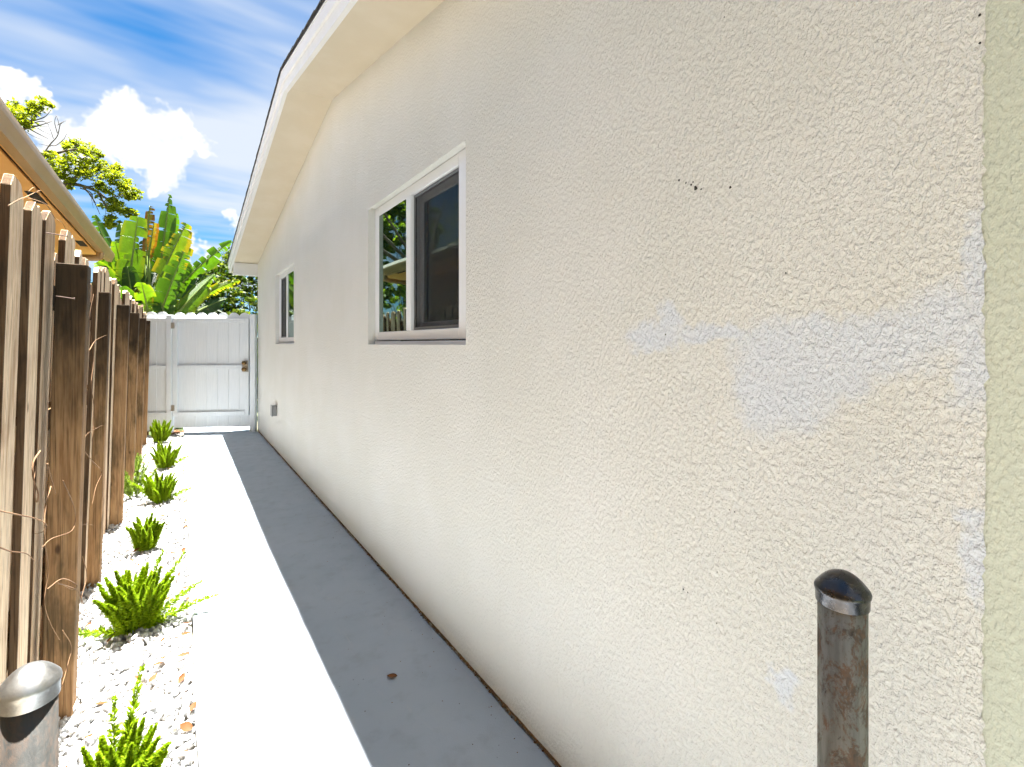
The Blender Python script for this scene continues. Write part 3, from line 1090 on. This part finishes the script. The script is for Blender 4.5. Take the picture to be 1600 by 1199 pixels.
for zc, r in ((1.052, .029), (.957, .032)):
    V, F = [], []
    prof = [(r * .45, 0), (r * .45, .022), (r * .95, .030), (r, .045), (r * .8, .058), (r * .2, .063)]
    for rr, d in prof:
        for k in range(20):
            a = 2 * math.pi * k / 20
            V.append((gx1 - .042 + rr * math.cos(a), GY - .053 - d, zc + rr * math.sin(a)))
    for i in range(len(prof) - 1):
        for k in range(20):
            F.append([i * 20 + k, i * 20 + (k + 1) % 20, (i + 1) * 20 + (k + 1) % 20, (i + 1) * 20 + k])
    F.append([(len(prof) - 1) * 20 + k for k in range(20)])
    obj('knob', mesh(V, F, True), M['brass'], plate)
gpost = thing('gate_post', 'white painted gate jamb fixed against the house wall', 'post', (.957, GY, 0))
gp(obj('jamb', box_mesh(.928, .993, GY - .045, GY + .045, -.02, 1.80, bev=.004), M['gate'], gpost), Vector((-.957, -GY, 0)))
gp(obj('stop_bead', box_mesh(.908, .9265, GY + .024, GY + .044, .02, 1.78, bev=.002), M['gate'], gpost), Vector((-.957, -GY, 0)))
pan = thing('white_fence_panel', 'narrow fixed white fence panel between wooden fence and gate', 'fence', (-.2, GY, 0))
PO = Vector((.2, -GY, 0))
gp(obj('post', box_mesh(-.118, -.052, GY - .05, GY + .03, -.1, 1.78, bev=.004), M['gate'], pan), PO)
for a in (-.395, -.258):
    gp(obj('board', board(a + .002, a + .135, GY, .03, 1.83), M['gate'], pan), PO)
for z0, z1 in ((.255, .312), (.965, 1.02), (1.675, 1.735)):
    gp(obj('rail', box_mesh(-.392, -.1195, GY - .036, GY - .001, z0, z1, bev=.003), M['gate'], pan), PO)

# the gate line is not square to the house: turn it about the house end and fit it to the fence
PIV, GA = Vector((.995, GY + .06, 0)), math.radians(-27.5)
for t in (gate, gpost, pan):
    d = t.location - PIV
    d.x *= 1.13
    t.location = PIV + Vector((0, .03, 0)) + Matrix.Rotation(GA, 3, 'Z') @ d
    t.rotation_euler.z = GA
    t.scale.x = 1.13

# ------------------------------------------------------------------ neighbouring house
nbh = thing('neighbour_house', 'tan neighbouring house with beige gutter above the wooden fence', 'house', (-3.5, 4.5, 0))
NO = Vector((3.5, -4.5, 0))
def npz(o):
    o.location = NO
    return o
NE = 8.95
npz(obj('wall', box_mesh(-7.5, -1.52, -4.0, 8.45, -.3, 2.575), M['nb_wall'], nbh))
sf = npz(obj('soffit', box_mesh(-1.519, -.930, -4.2, NE - .06, 2.565, 2.58), M['nb_soffit'], nbh))
npz(obj('soffit', box_mesh(-7.5, -1.5191, 8.451, NE - .06, 2.5655, 2.58), M['nb_soffit'], nbh))
npz(obj('fascia', box_mesh(-.897, -.872, -4.2, NE - .02, 2.550, 2.72, bev=.002), M['nb_soffit'], nbh))
npz(obj('fascia', box_mesh(-7.5, -.899, NE - .05, NE - .022, 2.535, 2.72, bev=.002), M['nb_soffit'], nbh))
for k in range(-1, 6):
    yc = 5.55 + (k - 3) * 2.22
    v = obj('vent', box_mesh(-1.02, -.945, yc - .2, yc + .2, 2.5625, 2.5648), M['dark'], sf)
# K-style gutter, profile in (x,z), run along Y
gx = -.870
gpf = [(gx, 2.635), (gx, 2.525), (gx + .062, 2.520), (gx + .072, 2.545), (gx + .094, 2.590), (gx + .098, 2.612), (gx + .098, 2.638),
       (gx + .092, 2.640), (gx + .091, 2.618), (gx + .086, 2.594), (gx + .066, 2.552), (gx + .058, 2.527), (gx + .005, 2.531), (gx + .005, 2.635)]
gut = npz(obj('gutter', prism(gpf, 1, -4.2, NE), M['nb_gutter'], nbh))
obj('end_cap', prism([gpf[i] for i in (0, 1, 2, 3, 4, 5, 6)], 1, NE + .0005, NE + .003), M['nb_gutter'], gut)
ds = spline([(-.842, 8.10, 2.53), (-.843, 8.10, 2.495), (-.856, 8.10, 2.465), (-.90, 8.10, 2.447), (-1.1, 8.095, 2.437), (-1.38, 8.09, 2.42), (-1.46, 8.09, 2.39), (-1.475, 8.09, 2.28), (-1.475, 8.09, 0.0)], 6)
npz(tube('downspout', ds, .041, M['nb_gutter'], nbh, 14))
rf = [(-.80, 2.645), (-.86, 2.725), (-4.6, 3.55), (-7.9, 2.73), (-7.9, 2.70), (-4.6, 3.50), (-.88, 2.69)]
npz(obj('roof', prism(rf, 1, -4.3, NE + .03), M['roof_tile'], nbh))


# ------------------------------------------------------------------ foxtail ferns
def plume_mesh(seed, loose=False):
    r = np.random.default_rng(seed)
    n = 1300 if not loose else 420
    L = 1.0
    bend = r.uniform(.05, .22)
    V, F = [], []
    def axis(t): return np.array([bend * t * t, .03 * math.sin(3 * t), t * (1 - .15 * bend * t)])
    st, sf_ = tube_arrays([axis(t) for t in np.linspace(0, 1, 7)], [.012 * (1 - .7 * t) for t in np.linspace(0, 1, 7)], 4, False)
    V.extend([tuple(q) for q in st]); F.extend([q for q in sf_])
    for i in range(n):
        t = .10 + .90 * (i + r.random()) / n
        # needles stand out from the stem, shorter at the ends
        prof = (math.sin(math.pi * min(1, t * .86 + .10)) ** .6) * (1 - .74 * t)
        ln = (.175 if not loose else .14) * prof * r.uniform(.7, 1.15) + .02
        if loose: ln *= .8 + .5 * (math.sin(t * 40) > 0)
        a = r.uniform(0, 2 * math.pi)
        up = r.uniform(.35, 1.0)
        d = np.array([math.cos(a), math.sin(a), up]); d /= np.linalg.norm(d)
        s = np.cross(d, r.normal(size=3)); s /= np.linalg.norm(s)
        p = axis(t); w = (.0085 if not loose else .010) * r.uniform(.8, 1.2)
        b0 = len(V)
        V += [tuple(p), tuple(p + d * ln * .55 + s * w), tuple(p + d * ln), tuple(p + d * ln * .55 - s * w)]
        F.append([b0, b0 + 1, b0 + 2, b0 + 3])
    return mesh(V, F)


PL = [plume_mesh(i) for i in range(5)]
PLL = [plume_mesh(50 + i, True) for i in range(3)]
for me in PL: me.materials.append(M['fern'])
for me in PLL: me.materials.append(M['fern'])
PLP = [plume_mesh(80 + i, True) for i in range(2)]
for me in PLP: me.materials.append(M['fern_pale'])


def fern(p, n, hgt, spread, fat, label, extra=(), lib=None, seed=0):
    t = thing('foxtail_fern', label, 'fern', (p[0], p[1], -.03), 'foxtail ferns along the gravel bed')
    r = random.Random(seed)
    def plume(me, az, tilt, L, wide, off):
        o = obj('plume', me, None, t)
        o.rotation_euler = Matrix.Rotation(az, 3, 'Z').to_quaternion().to_matrix().to_4x4().to_euler()
        q = Matrix.Rotation(az, 4, 'Z') @ Matrix.Rotation(tilt, 4, 'Y')
        o.matrix_local = Matrix.Translation((off * math.cos(az), off * math.sin(az), 0)) @ q @ Matrix.Rotation(r.uniform(0, 6.28) * 0, 4, 'Z') @ Matrix.Diagonal((wide, wide, L, 1))
    for k in range(n):
        az = 2 * math.pi * (k * .618 + r.uniform(-.06, .06))
        f = ((k + .5) / n) ** .7
        tilt = spread * .48 * f + r.uniform(-.08, .08)
        L = hgt * 1.2 * r.uniform(.72, 1.0) * (1 - .22 * f)
        plume(r.choice(lib or PL), az, tilt, L, fat * r.uniform(.72, 1.05), .05 * f * (hgt / .35))
    for az, tilt, L in extra:
        plume(r.choice(PLL), math.radians(az), math.radians(tilt), L, fat * .95, .02)
    return t


def gpt(px, py): return at(px, py, Z=-.02)
# azimuth 0 points to the house, 90 to the gate, 180 to the fence
fern(gpt(186, 1262), 22, .235, .80, .26, 'bushy foxtail fern cut off by the bottom edge of the picture', ((70, 14, .36), (100, 5, .30), (170, 35, .25)), seed=1)
fern(gpt(212, 985), 30, .30, .85, .27, 'largest foxtail fern, with long loose plumes reaching to the path', ((20, 25, .37), (5, 48, .30), (350, 62, .34), (178, 66, .30), (40, 12, .36)), seed=2)
fern(gpt(228, 860), 26, .225, .42, .26, 'compact upright foxtail fern behind the largest fern', seed=3)
fern(gpt(250, 785), 22, .27, .85, .27, 'spreading foxtail fern with a broad plume leaning to the fence', ((178, 30, .30), (0, 55, .26)), seed=4)
fern(gpt(257, 732), 22, .29, .72, .27, 'second foxtail fern from the white gate', ((0, 50, .26),), seed=5)
fern(gpt(250, 692), 22, .32, .66, .28, 'foxtail fern against the white fence panel', seed=6)
fern(gpt(210, 778), 9, .36, .75, .26, 'pale wispy fern at the foot of the wooden fence', (), PLP, seed=7)
fern(gpt(207, 742), 7, .26, .75, .26, 'small pale fern peeping out from behind a fence post', (), PLP, seed=8)


# ------------------------------------------------------------------ dry leaves and mulch
def dry_leaf_mesh(seed):
    r = random.Random(seed)
    n = 7
    V, F = [], []
    curl = r.uniform(.2, .6); tw = r.uniform(-.5, .5)
    for i in range(n):
        t = i / (n - 1)
        w = .30 * math.sin(math.pi * min(1, t * .96 + .02)) ** .8
        for s in (-1, 0, 1):
            V.append((t - .5, s * w, curl * (abs(s) * w * .9 + (t - .5) ** 2 * .8) + tw * s * w * (t - .5)))
    for i in range(n - 1):
        for k in range(2):
            F.append([i * 3 + k, i * 3 + k + 1, (i + 1) * 3 + k + 1, (i + 1) * 3 + k])
    return mesh(V, F, True)


DL = [dry_leaf_mesh(i) for i in range(6)]
for me in DL: me.materials.append(M['dry_leaf'])


def dry_leaf(p, L, label, group):
    o = obj('dry_leaf', random.choice(DL), None, None, label, 'leaf', group)
    o.location = p
    o.rotation_euler = (random.uniform(-.5, .5), random.uniform(-.5, .5), random.uniform(0, 6.28))
    o.scale = (L, L * random.uniform(.7, 1.2), L)
    return o


lf = at(613, 1057, Z=0.004)
o = dry_leaf(tuple(lf), .042, 'single brown curled leaf lying on the shaded grey path', None)
o.rotation_euler = (0, 0, math.radians(-40))
for k in range(48):          # blown against the edge of the slab
    y = 1.35 + 7.0 * (k / 48) ** 1.5 + random.uniform(-.05, .05)
    dry_leaf((random.uniform(.0, .042), y, -.001 + random.uniform(-.004, .006)), random.uniform(.022, .046),
             'small dry brown leaf caught along the edge of the path', 'dry leaves along the path edge')
for k in range(70):
    y = 1.3 + 7.0 * (k / 70) ** 1.4 + random.uniform(-.08, .08)
    dry_leaf((random.uniform(-.36, -.01), y, .008), random.uniform(.024, .052),
             'small dry brown leaf lying on the white gravel', 'dry leaves scattered over the white gravel')
V, F = [], []
pc = at(272, 677, Z=-.01)
for i in range(260):
    crumb(pc[0] + random.gauss(0, .05), pc[1] + random.gauss(0, .09), -.008 + random.uniform(0, .02), random.uniform(.008, .022), .35)
obj('mulch', mesh(V, F), M['mulch'], label='small patch of brown mulch beside the path near the gate', cat='mulch', kind='stuff')


# ------------------------------------------------------------------ banana-like plant behind the gate
def banana_leaf(B, T, width, roll, sag, tears, seed, fold=.5, tip_w=.30):
    r = np.random.default_rng(seed)
    B = np.asarray(B, float); T = np.asarray(T, float)
    L = np.linalg.norm(T - B)
    ctrl = (B + T) / 2 + np.array([0, 0, sag * L])
    n = 34
    ts = np.linspace(0, 1, n + 1)
    C = np.array([(1 - t) ** 2 * B + 2 * t * (1 - t) * ctrl + t * t * T for t in ts])
    V, F, UV = [], [], []
    view = (B + T) / 2 - np.array([0, 0, CAMH]); view /= np.linalg.norm(view)
    def frame(i):
        t = C[min(i + 1, n)] - C[max(i - 1, 0)]; t /= np.linalg.norm(t)
        s = np.cross(t, view); s /= np.linalg.norm(s)
        q = np.cross(s, t)
        return t, math.cos(roll) * s + math.sin(roll) * q, -math.sin(roll) * s + math.cos(roll) * q
    def wid(t): return width * .5 * max(.03, min(1, (t / .16) ** .6)) * (1 - (max(0, t - .5) / .5) ** 2.4 * (1 - tip_w))
    for side in (-1, 1):
        lobe_off, droop = 0.0, 0.0
        new = True
        lobes = []
        i = 0
        while i < n:
            k = int(r.integers(1, 4)) if r.random() < min(.8, tears * 1.1 + .05) else int(r.integers(3, 9))
            lobes.append((i, min(n, i + k))); i += k
        for a, c in lobes:
            torn = (c - a) <= 3
            dr = r.uniform(-.1, .9) if torn else r.uniform(0, .15)
            shr = r.uniform(.62, 1.0) if torn else r.uniform(.90, 1.0)
            nv = 4
            for i in range(a, c + 1):
                t, s, q = frame(i)
                edge_in = (.11 if torn else .04) * ((i == a) - (i == c))
                for j in range(nv + 1):
                    f = j / nv
                    w = wid(ts[i]) * f * shr
                    ang = fold + dr * f - .25 * f * f
                    p = C[i] - np.array([0, 0, .22 * w * f]) + side * s * w * math.cos(ang) + q * w * math.sin(ang) * (1 if True else -1) + t * (edge_in * f * L * .12 + .22 * w)
                    V.append(p); UV.append((ts[i], side * f))
            b0 = len(V) - (c - a + 1) * (nv + 1)
            for i in range(c - a):
                for j in range(nv):
                    q0 = b0 + i * (nv + 1) + j
                    F.append([q0, q0 + 1, q0 + nv + 2, q0 + nv + 1] if side > 0 else [q0 + nv + 1, q0 + nv + 2, q0 + 1, q0])
    me = mesh(V, F, True)
    uvl = me.uv_layers.new(name='UVMap')
    idx = np.zeros(len(me.loops), np.int32); me.loops.foreach_get('vertex_index', idx)
    uvl.data.foreach_set('uv', np.array(UV, np.float32)[idx].ravel())
    return me, C


banana = thing('banana_plant', 'tall plant with large torn paddle leaves behind the white gate', 'plant', (-.45, 10.6, -.05))
BO = Vector((.45, -10.6, .05))
root = np.array([-.45, 10.6, -.05])
k599 = 2.398
def c1(x, y): return x / k599, y / k599      # coordinates measured on an enlarged view of the top left
leaves = [
    # base, tip (enlarged view), depth Y, width m, roll, sag, tears, material
    ((600, 1010), (637, 728), 10.9, .52, .25, .02, .05, 'ban_green', .25),
    ((640, 930), (662, 800), 11.2, .34, -.5, .03, .1, 'ban_green', .3),
    ((482, 1075), (517, 812), 10.5, .72, -.30, .03, .12, 'ban_lime', .75),
    ((548, 990), (560, 772), 10.8, .36, .6, .02, .5, 'ban_brown', .7),
    ((556, 960), (578, 835), 10.7, .30, .4, .02, .5, 'ban_brown', .8),
    ((585, 1080), (700, 838), 10.4, .66, .15, .05, .55, 'ban_yellow', .5),
    ((640, 1060), (712, 900), 10.6, .55, -.35, .05, .75, 'ban_yellow', .5),
    ((600, 1180), (690, 945), 10.1, .78, .10, .05, .45, 'ban_green', .5),
    ((452, 1060), (352, 806), 11.0, .48, -.35, .05, .12, 'ban_green', .35),
    ((470, 1030), (452, 838), 11.3, .46, .3, .02, .1, 'ban_green', .4),
    ((472, 1120), (360, 985), 10.6, .50, .2, .08, .35, 'ban_lime', .4),
    ((480, 1140), (400, 1040), 10.4, .50, -.2, .08, .35, 'ban_green', .4),
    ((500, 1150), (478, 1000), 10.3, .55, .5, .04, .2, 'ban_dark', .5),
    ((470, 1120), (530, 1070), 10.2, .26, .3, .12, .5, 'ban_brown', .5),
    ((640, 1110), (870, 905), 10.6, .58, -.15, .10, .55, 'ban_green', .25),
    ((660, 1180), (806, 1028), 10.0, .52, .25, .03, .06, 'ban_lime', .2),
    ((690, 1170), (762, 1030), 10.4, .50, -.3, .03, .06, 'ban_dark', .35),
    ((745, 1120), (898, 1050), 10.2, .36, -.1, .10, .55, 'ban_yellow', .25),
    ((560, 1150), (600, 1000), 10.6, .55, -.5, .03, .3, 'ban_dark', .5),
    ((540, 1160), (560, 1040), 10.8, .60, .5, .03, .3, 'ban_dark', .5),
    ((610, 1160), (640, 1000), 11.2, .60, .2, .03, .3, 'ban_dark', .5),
    ((430, 1150), (420, 930), 11.5, .60, .0, .03, .3, 'ban_dark', .5),
    ((545, 1170), (560, 1090), 10.1, .30, .2, .03, .5, 'ban_yellow', .4),
    ((520, 1060), (600, 880), 11.5, .55, .3, .03, .3, 'ban_dark', .4),
    ((470, 1090), (432, 905), 10.8, .55, .4, .03, .25, 'ban_lime', .4),
    ((440, 1100), (398, 960), 11.0, .60, -.3, .04, .3, 'ban_green', .4),
    ((520, 1080), (500, 930), 11.2, .62, .2, .03, .2, 'ban_green', .4),
    ((560, 1100), (530, 940), 11.0, .60, -.4, .03, .2, 'ban_dark', .4),
    ((590, 1090), (625, 900), 11.3, .60, .5, .03, .2, 'ban_green', .4),
    ((655, 1130), (700, 985), 11.0, .62, .3, .03, .4, 'ban_lime', .4),
    ((690, 1130), (742, 1000), 11.2, .55, -.3, .04, .3, 'ban_green', .4),
    ((560, 1190), (530, 1060), 10.2, .55, .2, .04, .4, 'ban_lime', .4),
    ((620, 1190), (585, 1070), 10.0, .50, -.2, .04, .4, 'ban_green', .4),
    ((505, 1190), (455, 1075), 10.3, .55, .3, .04, .3, 'ban_green', .4),
    ((650, 1040), (668, 870), 10.9, .50, .1, .03, .6, 'ban_yellow', .4),
    ((545, 1110), (540, 900), 11.3, .70, .0, .03, .2, 'ban_dark', .5),
    ((720, 1180), (850, 1120), 10.2, .42, .2, .08, .4, 'ban_dark', .3),
]
for i, (bs_, tp, yd, w, roll, sag, tears, mt, tw) in enumerate(leaves):
    Bp = at(*c1(*bs_), Y=yd); Tp = at(*c1(*tp), Y=yd + random.uniform(-.35, .25))
    me, C = banana_leaf(Bp, Tp, w * .60, roll, sag, tears, 900 + i, tip_w=tw)
    lo = obj('leaf', me, M[mt], banana)
    lo.location = BO
    n = len(C)
    obj('midrib', mesh(*tube_arrays(C, [.020 * (1 - .8 * k / (n - 1)) for k in range(n)], 6), True), M['ban_rib'], lo)
    foot = root + np.array([random.uniform(-.25, .25), random.uniform(-.2, .2), 0])
    foot[0] = .5 * foot[0] + .5 * (Bp[0])
    mid = (Bp + foot) / 2 + np.array([0, 0, .0]) + (Bp - Tp) * np.array([.12, .12, 0])
    st = obj('stalk', mesh(*tube_arrays(spline([foot, mid, Bp], 5), np.linspace(.05, .022, 11), 7), True), M['ban_rib'], banana)
    st.location = BO


# ------------------------------------------------------------------ trees and shrubs
def leaf_quads(centres, n_each, spread, size, seed, flat=.6):
    """diamond leaves scattered in clumps; returns arrays"""
    r = np.random.default_rng(seed)
    cs = np.repeat(np.asarray(centres, float), n_each, axis=0)
    sp = np.repeat(np.asarray(spread, float).reshape(-1, 1) * np.ones((len(centres), 1)), n_each, axis=0)
    N = len(cs)
    d = r.normal(size=(N, 3)); d /= np.linalg.norm(d, axis=1)[:, None]
    p = cs + d * sp * (r.random((N, 1)) ** .5) * np.array([1, 1, .7])
    a = r.normal(size=(N, 3)) * np.array([1, 1, flat]); a /= np.linalg.norm(a, axis=1)[:, None]
    b_ = np.cross(a, r.normal(size=(N, 3)) + np.array([0, 0, 1.2])); b_ /= np.linalg.norm(b_, axis=1)[:, None]
    L = size * r.uniform(.6, 1.25, (N, 1)); W = L * .26
    V = np.stack([p - a * L * .5, p + b_ * W, p + a * L * .5, p - b_ * W], 1).reshape(-1, 3)
    return V, np.arange(4 * N).reshape(-1, 4)


def branch_net(name, lines, mt, parent, sides=6):
    V, F = [], []
    for pts, r0, r1 in lines:
        sp = spline(pts, 5)
        v, f = tube_arrays(sp, np.linspace(r0, r1, len(sp)), sides)
        b0 = len(V); V += [tuple(q) for q in v]; F += [[i + b0 for i in q] for q in f]
    return obj(name, mesh(V, F, True), mt, parent)


# open-crowned tree beyond the neighbour's roof
TY = 16.0
def tp(x, y, dy=0): return at(x / k599, y / k599, Y=TY + dy)
tree = thing('open_tree', 'sparse olive green tree reaching over the neighbouring roof', 'tree', (-6.0, 16.3, -.07))
TO = Vector((6.0, -16.3, .07))
base = np.array([-6.0, 16.3, -.07])
fork = np.array([-5.4, 16.2, 3.6])
lines = [([base, base + np.array([.1, 0, 1.8]), fork], .24, .17),
         ([fork, tp(-60, 700), tp(80, 640), tp(170, 590), tp(250, 565), tp(300, 560)], .07, .015),
         ([fork, tp(20, 760), tp(150, 720), tp(260, 690), tp(350, 712), tp(400, 745), tp(455, 775)], .075, .012),
         ([tp(260, 690), tp(330, 700), tp(365, 690), tp(385, 650)], .025, .008),
         ([tp(240, 685), tp(290, 660), tp(330, 640)], .028, .008),
         ([tp(150, 600), tp(185, 545), tp(215, 510), tp(225, 470), tp(240, 455)], .016, .005),
         ([tp(185, 545), tp(210, 545), tp(240, 520), tp(250, 500)], .011, .004),
         ([tp(215, 500), tp(205, 460), tp(210, 435)], .009, .004),
         ([fork, tp(-40, 560), tp(70, 500), tp(130, 440), tp(165, 405)], .06, .010),
         ([tp(90, 485), tp(150, 470), tp(195, 455)], .02, .005),
         ([tp(100, 478), tp(140, 500), tp(180, 520)], .016, .005),
         ([tp(120, 455), tp(165, 440), tp(190, 415)], .016, .005),
         ([tp(110, 465), tp(160, 455), tp(185, 470)], .014, .004),
         ([tp(310, 700), tp(345, 740), tp(375, 805)], .022, .005),
         ([tp(365, 720), tp(395, 770), tp(420, 800), tp(412, 845)], .022, .006),
         ([tp(300, 705), tp(340, 722), tp(352, 760)], .016, .005),
         ([tp(400, 745), tp(440, 735), tp(490, 730)], .02, .006),
         ([tp(330, 640), tp(380, 625), tp(430, 640)], .02, .006),
         ([tp(250, 620), tp(300, 600), tp(350, 575)], .02, .006),
         ] + [([tp(x, y), tp(x + dx * .5, y + dy * .6), tp(x + dx, y + dy)], .007, .0025)
          for x, y, dx, dy in ((110, 460, 50, -30), (120, 470, 60, 5), (130, 450, 30, -45), (140, 480, 50, 25), (90, 490, 70, 35),
                               (200, 520, -20, -50), (215, 470, 35, -18), (222, 470, -12, -38), (190, 550, -45, -10), (240, 690, 25, 60),
                               (320, 705, 40, 55), (340, 720, 10, 60), (270, 560, 40, -25), (400, 760, -10, 70))] + [
         ([base + np.array([.1, 0, 1.8]), base + np.array([-1.2, .5, 3.6]), base + np.array([-2.2, .6, 5.2])], .13, .03),
         ([fork, fork + np.array([-.4, .6, 2.0]), fork + np.array([-1.0, .8, 3.4])], .13, .03)]
lo = branch_net('trunk', lines, M['bark'], tree); lo.location = TO
cl = [(60, 410, 26), (90, 432, 36), (115, 405, 22), (150, 398, 24), (175, 392, 16), (90, 460, 18), (65, 440, 20),
      (285, 550, 34), (320, 560, 30), (350, 575, 24), (255, 545, 20), (185, 575, 16), (368, 582, 14),
      (200, 610, 34), (235, 620, 30), (270, 600, 34), (215, 640, 24), (310, 615, 34), (300, 650, 38), (330, 640, 30),
      (400, 620, 34), (430, 650, 34), (390, 650, 34), (370, 625, 24), (420, 672, 26), (445, 630, 18),
      (465, 690, 26), (490, 720, 26), (510, 735, 18), (480, 745, 20), (450, 700, 22),
      (385, 715, 28), (420, 745, 28), (410, 770, 24), (445, 775, 24), (475, 790, 20), (495, 805, 14), (375, 690, 20),
      (410, 815, 18), (420, 840, 18), (400, 845, 12), (250, 700, 18), (230, 665, 14), (265, 680, 22)]
rr = random.Random(5)
cen, spr = [], []
for x, y, rad in cl:
    for k in range(6):
        cen.append(tp(x + rr.gauss(0, .55) * rad, y + rr.gauss(0, .42) * rad, rr.uniform(-.5, .5)))
        spr.append(rad / k599 / 62.0 * rr.uniform(.3, .75))
for k in range(46):     # the rest of the crown, hidden behind the roof from here
    a = rr.uniform(0, 6.28); q = rr.uniform(.3, 2.0)
    cen.append(np.array([-7.3 + q * math.cos(a), 16.8 + q * math.sin(a), rr.uniform(4.2, 7.2)])); spr.append(.42)
V, F = leaf_quads(cen, 46, np.array(spr) * 1.35, .085, 21)
lo = obj('crown', fastmesh(V, F), M['tree_leaf'], tree); lo.location = TO


def shrub(name, label, cat, c, rx, ry, h, n_clumps, per, size, mt, seed, base_z=-.07, lo_frac=.12, group=None, trunk=True):
    r = random.Random(seed)
    t = thing(name, label, cat, (c[0], c[1], base_z), group)
    cs, sp, ln = [], [], []
    for k in range(n_clumps):
        a = r.uniform(0, 6.283); u = r.uniform(lo_frac, 1.0)
        prof = math.sin(math.pi * (.18 + .80 * u)) ** .6
        q = r.uniform(.45, 1.0) ** .5 * prof * r.uniform(.75, 1.12)
        p = np.array([rx * q * math.cos(a), ry * q * math.sin(a), h * u])
        cs.append(p); sp.append(r.uniform(.10, .20) * min(rx, h) ** .6)
        if k % 4 == 0: ln.append(([np.array([0, 0, .0]), p * np.array([.25, .25, .5]), p], .03 * min(h, 3.5) / 2 * .6, .005))
    if trunk: branch_net('trunk', ln, M['bark'], t, 5)
    V, F = leaf_quads(cs, per, sp, size, seed)
    obj('crown', fastmesh(V, F), mt, t)
    return t


shrub('leafy_tree', 'bright green leafy tree behind the gate beside the house eave', 'tree', (1.35, 12.4), 1.75, 1.1, 3.45, 230, 75, .11, M['bush_leaf'], 31)
shrub('dense_shrub', 'low yellow green shrub just behind the right end of the gate', 'shrub', (.85, 10.3), .55, .5, 2.02, 55, 70, .07, M['bush_leaf'], 32, lo_frac=.35)
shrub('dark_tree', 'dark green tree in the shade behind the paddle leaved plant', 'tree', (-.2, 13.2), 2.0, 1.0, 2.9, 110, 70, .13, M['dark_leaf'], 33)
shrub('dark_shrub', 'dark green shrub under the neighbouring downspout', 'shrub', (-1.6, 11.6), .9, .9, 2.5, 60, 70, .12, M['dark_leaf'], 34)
# trees off to the left that the window reflects
shrub('garden_tree', 'broad green tree past the neighbouring house, seen in the window reflection', 'tree', (-7.0, 22.0), 2.0, 2.0, 9.5, 230, 70, .26, M['garden_leaf'], 35, lo_frac=.35)
shrub('garden_shrub', 'low green shrub past the neighbouring house, seen in the window reflection', 'shrub', (-2.6, 12.0), 1.1, 1.1, 3.3, 70, 60, .12, M['garden_leaf'], 36)

# small palm with a skirt of dead brown fronds
palm = thing('small_palm', 'small palm with drooping brown fronds behind the gate', 'palm', (.36, 11.2, -.07))
tube('trunk', [(0, 0, 0), (.03, 0, 1.0), (.02, .02, 2.1)], [.11, .10, .09], M['palm_brown'], palm, 10)
def frond(az, tilt, L, droop, mt, seed):
    r = random.Random(seed)
    n = 12
    C = []
    for i in range(n + 1):
        t = i / n
        rad = L * t * math.cos(tilt) * (1 - .3 * droop * t)
        z = L * (t * math.sin(tilt) - droop * t * t)
        C.append(np.array([rad * math.cos(az), rad * math.sin(az), 2.05 + z]))
    V, F = tube_arrays(C, np.linspace(.012, .003, n + 1), 4)
    V = [tuple(q) for q in V]
    for i in range(2, n + 1):
        for s in (-1, 1):
            for m_ in range(2):
                t_ = (C[i] - C[i - 1]); t_ /= np.linalg.norm(t_)
                sd = np.cross(t_, (0, 0, 1)); sd /= np.linalg.norm(sd) + 1e-6
                p = C[i] - t_ * m_ * .5 * L / n
                d = s * sd * .8 + t_ * .7 + np.array([0, 0, -.35 + r.uniform(-.3, .2)])
                d /= np.linalg.norm(d); ln = .30 * L * (1 - .55 * i / n) * r.uniform(.7, 1.1)
                w = np.cross(d, (0, 0, 1)); w = w / (np.linalg.norm(w) + 1e-6) * .011
                b0 = len(V)
                V += [tuple(p - w * .5), tuple(p + d * ln * .5 + w + np.array([0, 0, -.01])), tuple(p + d * ln + np.array([0, 0, -.10 * ln])), tuple(p + d * ln * .5 - w)]
                F.append([b0, b0 + 1, b0 + 2, b0 + 3])
    return obj('frond', mesh(V, F), mt, palm)
for k in range(16):
    frond(k * 2.4 + .3, random.uniform(-.5, .1), random.uniform(.55, .8), random.uniform(.6, 1.1), M['palm_brown'], k)
for k in range(7):
    frond(k * .9 + .2, random.uniform(.2, .8), random.uniform(.55, .75), random.uniform(.5, .9), M['dark_leaf'], 50 + k)

print('objects', len(bpy.data.objects), 'tris', sum(len(m.loops) - 2 * len(m.polygons) for m in bpy.data.meshes))
